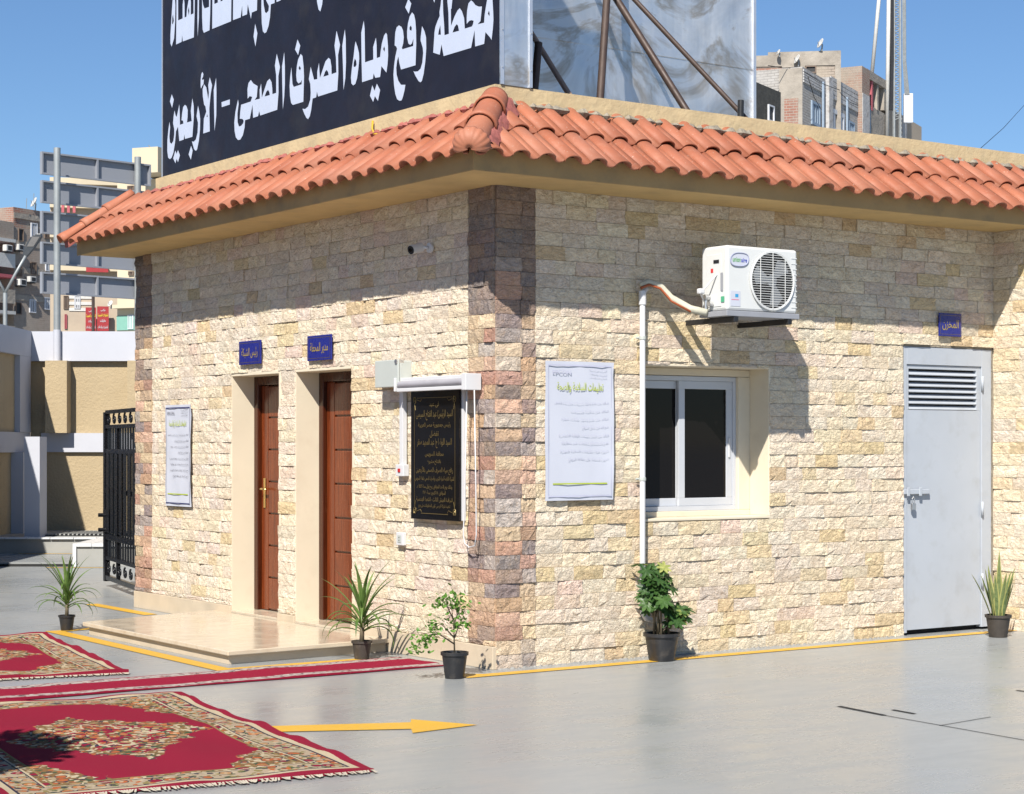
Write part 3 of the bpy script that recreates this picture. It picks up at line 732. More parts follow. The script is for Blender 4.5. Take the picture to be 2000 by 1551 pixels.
GL = [
 (T2, [[(1893,-60),(1905,150),(1907,230),(1900,330),(1885,460),(1868,430),(1815,370),(1800,505),(1697,535),(1690,350),(1650,550),(1335,645),(1310,510),(1290,630),(1215,605),(1222,500),(1230,370),(1240,310),(1265,240),(1290,185),(1287,140),(1300,60),(1312,-60),(1325,-60),(1330,150),(1340,280),(1345,405),(1395,390),(1390,150),(1378,20),(1376,-60),(1440,-60),(1425,100),(1418,105),(1420,300),(1460,190),(1495,120),(1520,95),(1545,130),(1570,210),(1578,330),(1660,305),(1672,280),(1680,240),(1655,232),(1630,240),(1600,275),(1600,200),(1605,120),(1620,40),(1650,5),(1670,20),(1700,60),(1740,78),(1775,75),(1765,180),(1758,243),(1725,280),(1800,262),(1805,180),(1820,80),(1845,-60)],
       [(1272,400),(1280,350),(1297,290),(1303,400)], [(1437,375),(1460,310),(1485,278),(1500,295),(1512,355)], [(1843,160),(1855,122),(1863,150),(1862,188)]]),
 (T2, [[(1087,300),(1115,360),(1133,430),(1135,560),(1125,700),(1105,850),(1085,930),(1068,947),(1045,930),(1010,870),(988,818),(1005,825),(1040,820),(1070,790),(1090,720),(1100,610),(1095,550),(1070,465),(1072,420)]]),
 (T2, [[(930,-15),(963,42),(934,158),(893,85)]]),
 (T2, [[(972,143),(995,170),(1010,240),(1018,350),(1020,500),(1012,750),(845,800),(825,720),(815,650),(800,700),(790,780),(795,860),(815,930),(845,975),(895,975),(885,1040),(865,1120),(850,1155),(825,1158),(800,1140),(780,1080),(765,980),(758,860),(765,760),(780,650),(800,560),(790,535),(772,522),(775,440),(780,370),(795,315),(822,292),(850,310),(868,350),(877,430),(870,500),(855,550),(862,567),(985,530),(988,445),(970,500),(950,518),(930,500),(915,430),(915,360),(925,270),(945,190)],
       [(942,320),(957,293),(970,320),(965,355),(945,345)]]),
 (T2, [[(323,475),(345,540),(362,610),(365,680),(355,790),(340,900),(320,965),(295,982),(275,960),(270,890),(280,790),(300,650),(312,540)], [(300,765),(302,720),(315,672),(330,700),(335,745),(318,772)]]),
 (T2, [[(417,240),(427,330),(432,717),(527,685),(525,540),(557,433),(565,520),(567,668),(605,655),(610,600),(625,500),(650,410),(672,377),(685,400),(695,530),(697,640),(690,740),(677,835),(620,760),(605,885),(550,895),(530,845),(522,905),(398,945),(392,700),(388,380)], [(640,565),(652,533),(660,560),(655,598)]]),
 (T2, [[(515,980),(541,1045),(568,963),(605,1035),(580,1160),(545,1105),(525,1172),(488,1100)]]),
 (T2, [[(200,338),(210,450),(213,720),(205,900),(185,1035),(180,820),(170,530),(185,430)]]),
 (T3, [[(1987,-410),(2027,-250),(2004,-130),(2007,85),(1995,275),(1775,345),(1762,290),(1752,355),(1712,368),(1705,420),(1695,500),(1680,570),(1660,605),(1640,590),(1615,540),(1595,485),(1625,490),(1660,460),(1685,380),(1690,300),(1685,200),(1668,145),(1690,5),(1710,80),(1728,152),(1765,145),(1765,60),(1785,-40),(1790,50),(1796,130),(1830,30),(1860,-60),(1895,-100),(1915,-80),(1928,0),(1930,88),(1985,68),(1980,-100),(1963,-240)], [(1835,118),(1855,60),(1873,38),(1890,65),(1897,98)]]),
 (T3, [[(1468,10),(1475,120),(1480,200),(1495,235),(1585,205),(1588,150),(1575,180),(1550,195),(1530,170),(1523,100),(1530,0),(1545,-80),(1575,-145),(1595,-120),(1608,0),(1613,120),(1605,405),(1485,442),(1465,420),(1452,340),(1447,220),(1455,110)], [(1550,20),(1562,-8),(1577,20),(1567,47)]]),
 (T3, [[(1538,-310),(1570,-240),(1545,-132),(1510,-195)]]),
 (T3, [[(1385,-165),(1393,0),(1393,200),(1385,350),(1370,493),(1363,200),(1360,0),(1370,-60)]]),
 (T3, [[(1300,-147),(1337,5),(1318,110),(1320,300),(1305,497),(1110,563),(1098,512),(1085,570),(1028,590),(1021,440),(990,600),(935,617),(930,700),(910,790),(880,840),(855,845),(830,815),(815,740),(812,640),(825,520),(855,378),(862,430),(848,540),(850,640),(865,690),(890,682),(915,650),(920,622),(905,602),(875,600),(880,520),(890,440),(1000,403),(1018,350),(990,340),(965,370),(963,260),(975,190),(1002,155),(1030,195),(1080,225),(1075,290),(1070,350),(1045,385),(1105,370),(1103,270),(1120,195),(1126,290),(1128,358),(1160,260),(1190,170),(1218,140),(1240,180),(1248,250),(1250,318),(1293,303),(1293,100),(1278,-10)], [(1160,345),(1180,290),(1200,268),(1215,295),(1220,328)]]),
 (T3, [[(665,410),(760,378),(760,437),(668,467)]]),
 (T3, [[(603,130),(607,300),(605,560),(585,740),(580,500),(575,270)]]),
 (T3, [[(445,62),(457,85),(452,120),(440,140),(445,155),(462,148),(458,200),(445,220),(430,255),(425,225),(425,160),(432,90)]]),
 (T3, [[(530,125),(557,215),(540,320),(525,480),(530,745),(455,770),(462,600),(490,520),(480,455),(465,440),(450,340),(448,260),(465,205),(490,240),(505,330),(513,380),(520,300),(512,215)], [(493,580),(500,545),(507,578)]]),
 (T3, [[(395,450),(410,520),(420,600),(418,720),(405,850),(385,950),(370,970),(350,950),(325,860),(345,865),(370,840),(390,760),(395,650),(378,570)]]),
 (T3, [[(330,365),(345,450),(348,560),(330,808),(245,832),(238,780),(230,840),(180,857),(165,690),(142,745),(130,880),(112,990),(92,1048),(72,1064),(52,1048),(42,970),(43,850),(55,720),(68,635),(75,700),(66,800),(72,872),(90,890),(112,855),(122,780),(122,720),(108,650),(115,570),(125,505),(137,560),(150,580),(165,510),(180,435),(185,540),(188,670),(228,655),(222,622),(205,618),(212,540),(225,465),(245,440),(262,455),(277,500),(275,580),(268,643),(322,628),(312,510)]]),
 (T3, [[(93,320),(117,380),(97,475),(72,400)]]), (T3, [[(315,912),(333,965),(313,1070),(287,1010)]]),
 (T3, [[(135,965),(148,1005),(165,960),(187,1020),(165,1100),(150,1060),(135,1112),(110,1055)]]),
 (T1, [[(120,-160),(135,60),(132,250),(120,440),(92,537),(78,500),(78,400),(90,200),(103,0),(110,-160)], [(98,270),(100,200),(107,165),(117,240),(105,283)]]),
 (T1, [[(155,-300),(166,0),(167,235),(218,213),(218,60),(230,-40),(240,40),(241,203),(262,192),(268,110),(285,10),(303,-40),(313,20),(312,170),(343,155),(342,-300),(360,-300),(356,150),(347,430),(220,477),(213,405),(206,482),(143,512),(147,200),(148,-300)], [(280,120),(290,80),(295,130),(288,178)]]),
 (T1, [[(395,-300),(408,-300),(405,200),(391,423),(388,200)]]),
 (T1, [[(440,-250),(445,0),(455,60),(470,98),(522,80),(523,-300),(542,-300),(535,150),(527,348),(462,378),(448,340),(442,200)]]),
 (T1, [[(562,-200),(580,-200),(583,47),(622,30),(622,-200),(650,-200),(655,18),(680,5),(680,-300),(782,-300),(775,245),(558,333)]]),
 (T1, [[(800,-250),(797,232),(885,200),(903,60),(905,187),(958,165),(967,50),(1003,217),(1013,145),(1072,120),(1082,-300)]]),
 (T1, [[(1125,-100),(1140,-100),(1150,60),(1165,140),(1180,152),(1205,125),(1210,70),(1175,0),(1175,-130),(1280,-150),(1275,35),(1232,50),(1222,200),(1205,300),(1180,370),(1160,383),(1140,360),(1128,270),(1123,100)]]),
 (T1, [[(1295,-110),(1350,-120),(1345,5),(1297,25)]]), (T1, [[(1052,275),(1077,385),(1055,535),(1033,420)]]),
 (T1, [[(1758,-100),(1835,-100),(1822,50),(1800,133),(1780,110),(1762,20)]]), (T2, [[(1195,-60),(1245,-60),(1228,32)]])]
for org, rings in GL:
    cu = bpy.data.curves.new('letter', 'CURVE'); cu.dimensions = '2D'; cu.fill_mode = 'BOTH'
    for ring in rings:
        sp = cu.splines.new('POLY'); sp.points.add(len(ring)-1); sp.use_cyclic_u = True
        for q, (a, b_) in zip(sp.points, ring):
            p = onA(org[0]+a/5.882, org[1]+b_/5.882, XS); q.co = (-p.y, p.z, 0, 1)
    o = bpy.data.objects.new('letter', cu); COL.objects.link(o); bpy.context.view_layer.update()
    me = bpy.data.meshes.new_from_object(o.evaluated_get(bpy.context.evaluated_depsgraph_get())); bpy.data.objects.remove(o)
    mb = MB().add([(XS-.002, -v.co.x, v.co.y) for v in me.vertices], [tuple(p.vertices) for p in me.polygons]); bpy.data.meshes.remove(me)
    mb.build('letter', M['signwhite'], bb)

# ------------------------------------------------------------------ things fixed to wall A
XA = -.034     # just proud of the stones
def blue_sign(loc, label, word, w_, h_, wall):
    t = thing('name_plate', loc, label, 'sign', 'blue name plates')
    x, y, z = loc
    if wall == 'A':
        MB().box(x-.012, x, y-w_/2, y+w_/2, z-h_/2, z+h_/2).build('plate', M['blue'], t, bevel=.003)
        o, ux, un = (x-.0122, y, z), (0, -1, 0), (-1, 0, 0)
    else:
        MB().box(x-w_/2, x+w_/2, y-.012, y, z-h_/2, z+h_/2).build('plate', M['blue'], t, bevel=.003)
        o, ux, un = (x, y-.0122, z), (1, 0, 0), (0, -1, 0)
    letters([(shape(word), 0, -h_*.24, h_*.46, w_*.74, .01)], o, ux, (0, 0, 1), un, M['goldb'], 'lettering', t)
    bd = MB(); O, U, Z, Nn = Vector(o), Vector(ux), Vector((0, 0, 1)), Vector(un)
    for a, b_, c, d in ((-.46, .46, .40, .415), (-.46, .46, -.415, -.40), (-.46, -.45, -.40, .40), (.45, .46, -.40, .40)):
        P = [O+U*a*w_+Z*c*h_+Nn*.0008, O+U*b_*w_+Z*c*h_+Nn*.0008, O+U*b_*w_+Z*d*h_+Nn*.0008, O+U*a*w_+Z*d*h_+Nn*.0008]; bd.add(P, [(0, 1, 2, 3)])
    bd.build('border_line', M['gold'], t)
blue_sign((XA, 3.61, 2.325), 'blue Arabic name plate above the wooden door farther from the building corner', 'رئيس الشبكة', .40, .20, 'A')
blue_sign((XA, 2.405, 2.315), 'blue Arabic name plate above the wooden door nearer the building corner', 'مدير المحطة', .39, .20, 'A')
blue_sign((4.505, XA, 2.533), 'blue Arabic name plate above the grey steel door', 'المخزن', .265, .19, 'B')

# notice posters
def poster(loc, w_, h_, wall, label, faint):
    t = thing('notice_poster', loc, label, 'poster', 'printed safety notices')
    x, y, z = loc
    U, Nn = (Vector((0, -1, 0)), Vector((-1, 0, 0))) if wall == 'A' else (Vector((1, 0, 0)), Vector((0, -1, 0)))
    O = Vector(loc); Z = Vector((0, 0, 1)); mb = MB(); nx, nz = 6, 10; rr = random.Random(3)
    for k in (0, 1):
        for j in range(nz+1):
            for i in range(nx+1):
                b = .004*math.sin(i*1.7+j*.9)+(.010 if i == nx else 0)*abs(math.sin(j*.7))
                mb.v.append(tuple(O+U*(i/nx-.5)*w_+Z*(j/nz-.5)*h_+Nn*(.006+b-(0 if k == 0 else .003))))
    q = (nx+1)*(nz+1)
    for j in range(nz):
        for i in range(nx):
            a = j*(nx+1)+i; mb.f += [(a, a+1, a+nx+2, a+nx+1), (q+a+nx+1, q+a+nx+2, q+a+1, q+a)]
    mb.build('sheet', M['paper'], t, smooth=True)
    o = O+Nn*.0125
    bar = MB()
    def rect(m, a, b_, c, d):
        m.add([o+U*a*w_+Z*c*h_, o+U*b_*w_+Z*c*h_, o+U*b_*w_+Z*d*h_, o+U*a*w_+Z*d*h_], [(0, 1, 2, 3)])
    rect(bar, -.46, .46, .465, .475); rect(bar, -.46, .46, -.475, -.465); rect(bar, -.468, -.46, -.475, .475); rect(bar, .46, .468, -.475, .475)
    bar.build('border_line', M['print_pale'] if faint else M['navy'], t)
    lm = MB(); rect(lm, -.40, .40, -.385, -.375); lm.build('rule', M['lime'], t)
    letters([(shape('تعليمات السلامة والصحة'), 0, .275*h_, .075*h_, .68*w_, .012)], o, U, Z, Nn, M['lime'], 'heading', t)
    rows = [('EPCON', -.27*w_, .405*h_, .028*h_, .27*w_, .012)]
    for i, s_ in enumerate(('الشركة الهندسية', 'المشروعات والمقاولات', 'قطاع السويس')): rows.append((shape(s_), .26*w_, (.435-.026*i)*h_, .016*h_, .26*w_, 0))
    for i, s_ in enumerate(('التأكد من عدم وجود تسربات قبل بدء العمل', 'التأكد من سلامة المعدات', 'التأكد من عدم وجود غازات خطرة', 'عدم التدخين داخل الموقع',
                            'التأكد من ارتداء مهمات الوقاية الشخصية', 'عدم استخدام معدات غير مطابقة', 'ضرورة اتباع تعليمات السلامة المهنية', 'ضرورة الحفاظ على نظافة الموقع')):
        wd = (.80, .56, .70, .40, .74, .70, .72, .60)[i]*w_; rows.append((shape(s_), .42*w_-wd/2, (.19-.058*i)*h_, .024*h_, wd, .004))
    letters(rows, o, U, Z, Nn, M['print_pale'] if faint else M['print'], 'printed_text', t)
    return t
poster((XA-.004, 5.03, 1.449), .54, .92, 'A', 'white safety notice with lime heading on the doors wall beside the iron gate', False)
poster((.695, XA-.004, 1.645), .60, .98, 'B', 'white safety notice with lime heading between the dark corner stones and the drain pipe', True)

# black dedication plaque
t = thing('dedication_plaque', (XA-.02, .67, 1.47), 'black granite dedication plaque with gold Arabic lines under the white blind', 'plaque')
PY, PZ, PW, PH = .67, 1.478, .64, .93
MB().box(XA-.012, XA+.012, PY-PW/2-.02, PY+PW/2+.004, PZ-PH/2, PZ+PH/2).build('backing', M['white'], t, bevel=.002)
MB().box(XA-.034, XA-.0122, PY-PW/2, PY+PW/2, PZ-PH/2-.004, PZ+PH/2).build('slab', M['granite'], t, bevel=.002)
O = Vector((XA-.0345, PY, PZ))
L = ['فى عهد', 'السيد الرئيس/ عبد الفتاح السيسى', 'رئيس جمهورية مصر العربية', 'تفضل', 'السيد اللواء ا ح/ عبد المجيد صقر', 'محافظ السويس', 'بافتتاح مشروع', 'رافع مياه الصرف الصحى بالأربعين',
     'للشركة القابضة لمياه الشرب والصرف الصحى بقطاع السويس', 'وذلك يوم الاحد الموافق ربيع اول سنة ١٤٤٢ هـ', 'الموافق ١٨ اكتوبر سنة ٢٠٢٠', 'اشراف/ الجيش الثالث - الشعبة الهندسية', 'تنفيذ شركة ابر مى كون للمقاولات ش.م.م']
ZC = [.335, .245, .19, .12, .045, -.02, -.075, -.145, -.20, -.255, -.295, -.345, -.39]
WDS = [.13, .50, .44, .12, .47, .25, .18, .50, .53, .48, .31, .49, .43]; HS = [.045, .075, .04, .05, .07, .042, .04, .06, .045, .04, .036, .04, .036]
letters([(shape(s_), 0, zc, h_, wd*.98, .006) for s_, zc, wd, h_ in zip(L, ZC, WDS, HS)], O, (0, -1, 0), (0, 0, 1), (-1, 0, 0), M['gold'], 'lettering', t)
fr = MB()
for a, b_, c, d in ((-.23, .23, .405, .409), (-.18, .18, -.427, -.423), (-.272, -.268, -.36, .34), (.268, .272, -.36, .34)):
    fr.add([O+Vector((-.0006, -a, c)), O+Vector((-.0006, -b_, c)), O+Vector((-.0006, -b_, d)), O+Vector((-.0006, -a, d))], [(0, 1, 2, 3)])
for sx in (-1, 1):
    for sz in (-1, 1):
        c = O+Vector((-.001, sx*.262, .395 if sz > 0 else -.41)); pts = []
        for q in range(26):
            a = q/25*math.pi*3.2; r = .006+.020*q/25; pts.append(c+Vector((0, sx*(-r*math.cos(a))*.8, -sz*r*math.sin(a)*1.2)))
        fr.tube(pts, .0022, 5)
        fr.tube([c+Vector((0, -sx*.03, -sz*.0)), c+Vector((0, -sx*.075, -sz*.012)), c+Vector((0, -sx*.09, sz*.004))], .002, 5)
        fr.tube([c+Vector((0, sx*.004, -sz*.03)), c+Vector((0, -sx*.008, -sz*.075))], .002, 5)
fr.build('ornament', M['gold'], t)

# roller blind above the plaque
t = thing('roller_blind', (-.06, .6, 1.99), 'white roller blind box with hanging cord loops above the black plaque', 'blind')
y0, y1 = .12, 1.07
MB().box(-.115, -.036, y0+.055, y1, 1.975, 2.035).build('head_rail', M['white'], t, bevel=.004)
MB().tube([(-.125, y0+.07, 1.985), (-.125, y1-.02, 1.985)], .026, 10).build('rolled_fabric', plain('blind_fabric', (.36, .35, .38), .7), t, smooth=True, angle=50)
MB().box(-.150, -.112, y0+.06, y1-.015, 1.932, 1.958).build('bottom_bar', M['white'], t, bevel=.004)
MB().box(-.165, -.034, y0-.002, y0+.053, 1.925, 2.04).build('end_cap', M['white'], t, bevel=.004)
MB().box(-.155, -.034, y1+.001, y1+.02, 1.935, 2.035).build('end_cap', M['white'], t, bevel=.004)
cd = MB()
def sag(p, q, low, n=14): return [Vector(p)+(Vector(q)-Vector(p))*i/n+Vector((0, 0, -low*math.sin(math.pi*i/n)**.5)) for i in range(n+1)]
cd.tube([(-.10, .20, 1.925), (-.095, .235, 1.2), (-.09, .26, .92), (-.085, .25, .86), (-.08, .20, .835), (-.08, .13, .85), (-.085, .105, .93), (-.09, .105, 1.3), (-.095, .115, 1.925)], .0045, 6)
cd.build('cord_loop', M['white'], t, smooth=True)
MB().tube([(-.06, .17, .86), (-.05, .165, .80), (-.05, .15, .735), (-.05, .13, .80), (-.055, .125, .9)], .0016, 5).build('cord_tail', M['rust'], t, smooth=True)

# junction box with conduit and switch
t = thing('junction_box', (-.08, 1.22, 2.07), 'grey electrical junction box with a white conduit dropping to a red switch', 'junction box')
MB().box(-.125, XA+.02, 1.055, 1.375, 1.975, 2.165).build('box', M['boxgrey'], t, bevel=.008)
MB().box(-.142, -.1255, 1.05, 1.38, 1.97, 2.17).build('lid', M['boxgrey'], t, bevel=.006)
MB().tube([(-.15, 1.07, 2.155), (-.09, 1.07, 2.155)], .018, 10).build('gland', M['steel'], t, smooth=True, angle=50)
MB().box(-.06, XA+.01, 1.115, 1.165, 1.40, 1.974).build('conduit', M['white'], t, bevel=.003)
MB().box(-.075, XA+.01, 1.085, 1.195, 1.315, 1.402).build('switch', M['white'], t, bevel=.005)
MB().box(-.082, -.0752, 1.125, 1.155, 1.345, 1.372).build('rocker', plain('red_rocker', (.55, .02, .02), .4), t, bevel=.002)
t = thing('wall_socket', (XA, 1.175, .853), 'small white wall socket low on the stone wall left of the plaque', 'socket')
MB().box(-.052, XA+.012, 1.125, 1.225, .805, .90).build('plate', M['white'], t, bevel=.005)
MB().box(-.056, -.0522, 1.15, 1.20, .825, .88).build('insert', M['boxgrey'], t, bevel=.003)
for z in (.842, .863): MB().tube([(-.0575, 1.175, z), (-.0563, 1.175, z)], .005, 8).build('pin_hole', M['dark'], t)

# cctv camera
t = thing('security_camera', (-.05, .86, 2.96), 'small white bullet security camera under the eave by the dark corner stones', 'camera')
p = Vector((-.034, .77, 2.965))
MB().tube([p, p+Vector((-.02, 0, 0))], .036, 16).build('base', M['white'], t, smooth=True, angle=50)
MB().tube([p+Vector((-.02, 0, 0)), p+Vector((-.05, .02, .005)), p+Vector((-.07, .035, .0))], .012, 8).build('arm', M['white'], t, smooth=True)
a, b_ = p+Vector((-.055, .045, .008)), p+Vector((-.150, .03, -.02))
MB().tube([a, b_], .034, 18).build('housing', M['white'], t, smooth=True, angle=50)
d = (b_-a).normalized(); MB().tube([b_, b_+d*.006], .031, 18).build('lens_face', M['black'], t, smooth=True, angle=50)
MB().tube([b_+d*.007, b_+d*.012], .012, 12).build('lens', M['glass'], t)

# ------------------------------------------------------------------ things fixed to wall B
# air conditioner
ax0, ax1, az0, az1, ay0, ay1 = 1.628, 2.31, 2.509, 2.975, -.55, -.27
ac = thing('air_conditioner', (1.97, -.35, az0), 'white outdoor air conditioner unit on a wall bracket beside the drain pipe', 'air conditioner')
MB().box(ax0, ax1, ay0, ay1, az0, az1).build('casing', M['acwhite'], ac, bevel=.018)
MB().box(ax0-.012, ax1+.012, ay0-.012, ay1+.01, az0-.042, az0-.002).build('base_tray', M['acgrey'], ac, bevel=.004)
fc = Vector((ax1-.255, ay0-.004, (az0+az1)/2-.005)); FR = .205
MB().tube([fc+Vector((0, .012, 0)), fc+Vector((0, .0035, 0))], FR, 40).build('fan_opening', M['dark'], ac)
fan = MB()
for k in range(3):
    a0 = k*2.094+.5; prev = None
    for i in range(5):
        f = i/4; a = a0+f*.5
        p, q = fc+Vector((.03*math.cos(a0), -.001, .03*math.sin(a0))), None
    P = [fc+Vector((.035*math.cos(a0), -.0015, .035*math.sin(a0))), fc+Vector((.175*math.cos(a0-.10), -.0015, .175*math.sin(a0-.10))), fc+Vector((.19*math.cos(a0+.3), -.0022, .19*math.sin(a0+.3))), fc+Vector((.16*math.cos(a0+.75), -.003, .16*math.sin(a0+.75))), fc+Vector((.04*math.cos(a0+.9), -.003, .04*math.sin(a0+.9)))]
    fan.add(P, [(0, 1, 2, 3, 4)])
fan.tube([fc+Vector((0, -.0035, 0)), fc+Vector((0, -.001, 0))], .045, 16)
fan.build('fan', plain('fan_grey', (.30, .31, .32), .5), ac)
gr = MB()
for k in range(22):
    z = -FR+.02+k*(2*FR-.04)/21; hw = math.sqrt(max(0, FR*FR-z*z))
    gr.tube([fc+Vector((-hw, -.010, z)), fc+Vector((hw, -.010, z))], .0022, 5)
for a in (-.12, 0, .12): hw = math.sqrt(FR*FR-a*a); gr.tube([fc+Vector((a, -.013, -hw)), fc+Vector((a, -.013, hw))], .0026, 5)
for r in (FR, FR+.008): gr.tube([fc+Vector((r*math.cos(2*math.pi*k/40), -.008, r*math.sin(2*math.pi*k/40))) for k in range(41)], .005, 6)
gr.build('fan_guard', M['acwhite'], ac)
lg = MB()
for k in range(28):
    a = 2*math.pi*k/28; cx = .085*math.copysign(abs(math.cos(a))**.75, math.cos(a))+.012*math.sin(a); lg.v.append((ax0+.115+cx, ay0-.004, az1-.10+.048*math.copysign(abs(math.sin(a))**.8, math.sin(a))))
lg.f.append(tuple(range(28))); lgo = lg.build('logo_badge', M['paper'], ac)
rim = MB().tube([Vector(v)+Vector((0, -.001, 0)) for v in lg.v+lg.v[:1]], .004, 6); rim.build('badge_rim', plain('badge_rim', (.36, .38, .52), .35), lgo)
letters([('union', -.028, -.018, .034, .075, .012)], (ax0+.115, ay0-.0045, az1-.10), (1, 0, 0), (0, 0, 1), (0, -1, 0), plain('green_print', (.10, .42, .08), .5), 'lettering', lgo)
letters([('aire', .043, -.018, .030, .055, .012)], (ax0+.115, ay0-.0045, az1-.10), (1, 0, 0), (0, 0, 1), (0, -1, 0), plain('blue_print', (.03, .06, .45), .5), 'lettering', lgo)
MB().box(ax0+.03, ax0+.125, ay0-.0025, ay0-.001, az0+.03, az0+.14).build('rating_label', M['paper'], ac)
MB().box(ax0+.075, ax0+.105, ay0-.0035, ay0-.0026, az0+.095, az0+.118).build('label_square', plain('cyan_print', (.05, .35, .65), .5), ac)
MB().box(ax0+.04, ax0+.11, ay0-.0035, ay0-.0026, az0+.075, az0+.080).build('label_line', plain('pink_print', (.75, .2, .3), .5), ac)
MB().box(ax0-.004, ax0-.0005, -.49, -.33, az0+.03, az1-.06).build('service_cover', M['acwhite'], ac, bevel=.006)
MB().box(ax0-.008, ax0-.0045, -.47, -.41, az1-.125, az1-.10).build('grip_recess', M['black'], ac, bevel=.004)
MB().box(ax0-.006, ax0-.0042, -.405, -.38, az1-.19, az1-.16).build('warning_sticker', plain('red_sticker', (.65, .04, .04), .5), ac)
MB().box(ax0-.006, ax0-.0042, -.51, -.485, az0+.14, az0+.27).build('side_vent', M['acgrey'], ac)
MB().box(ax0-.006, ax0-.0042, -.525, -.49, az0+.06, az0+.10).build('side_sticker', plain('green_sticker', (.08, .40, .22), .5), ac)
for k in range(10):
    MB().box(ax1-.06, ax1-.006, ay0-.003, ay0-.0005, az0+.04+k*.04, az0+.047+k*.04).build('vent_ridge', M['acwhite'], ac)
for x in (ax0+.06, ax1-.10):
    MB().box(x, x+.04, -.56, .0, az0-.082, az0-.044).build('bracket', M['black'], ac, bevel=.003)
v = MB().tube([(ax0-.01, -.36, az0+.10), (ax0-.05, -.36, az0+.10)], .022, 8).tube([(ax0-.01, -.40, az0+.05), (ax0-.04, -.40, az0+.05)], .018, 8).tube([(ax0-.035, -.36, az0+.10), (ax0-.035, -.36, az0+.0)], .012, 8)
v.build('service_valve', M['steel'], ac, smooth=True, angle=50)
hs = [(ax0-.03, -.37, az0-.01), (ax0-.10, -.26, az0+.02), (ax0-.20, -.16, az0+.10), (ax0-.27, -.12, az0+.19), (ax0-.35, -.09, az0+.215), (ax0-.41, -.07, az0+.19)]
MB().tube(hs, [.026, .03, .031, .028, .024, .018], 10).build('insulated_hose', M['hose'], ac, smooth=True)
MB().tube([(p[0]-.01, p[1]-.022, p[2]-.022) for p in hs[1:]], .010, 6).build('orange_cable', M['orange'], ac, smooth=True)
MB().tube([(ax0-.003, -.45, az1-.20), (ax0-.07, -.40, az0+.17), (ax0-.10, -.37, az0+.13), (ax0-.05, -.36, az0+.07)], .006, 6).build('signal_wire', M['white'], ac, smooth=True)
MB().box(ax0-.125, ax0-.075, -.40, -.36, az0+.12, az0+.16).build('connector', M['white'], ac, bevel=.01)

# drain pipe
dp = thing('drain_pipe', (1.246, -.05, .3), 'thin white plastic drain pipe running down the stone wall', 'pipe')
px_ = 1.246
MB().tube([(px_+.10, -.03, 2.69), (px_+.03, -.06, 2.675), (px_, -.065, 2.63), (px_, -.065, 1.3), (px_, -.065, .46), (px_+.004, -.065, .33), (px_+.03, -.07, .29), (px_+.09, -.08, .275)], .021, 12).build('pipe', M['white'], dp, smooth=True)
MB().tube([(px_, -.065, 2.56), (px_, -.065, 2.66)], .028, 12).build('coupling', M['white'], dp, smooth=True, angle=50)
for z in (2.32, 1.3): MB().tube([(px_-.045, -.045, z), (px_+.03, -.045, z)], .008, 6).tube([(px_, -.065, z-.012), (px_, -.065, z+.012)], .026, 12).build('clip', M['boxgrey'], dp)

# ------------------------------------------------------------------ entrance platform
pf = thing('entrance_platform', (-.7, 2.6, 0), 'low cream marble entrance step in front of the two wooden doors', 'step')
MB().prism([(-1.37, 1.32, .001), (-.03, 1.40, .001), (-.03, 4.26, .001), (-1.37, 3.86, .001)], (0, 0, .062)).build('riser', M['plinth'], pf)
MB().prism([(-1.40, 1.27, .066), (-.029, 1.36, .066), (-.029, 4.32, .066), (-1.40, 3.93, .066)], (0, 0, .034)).build('tread_slab', M['marble'], pf, bevel=.006)

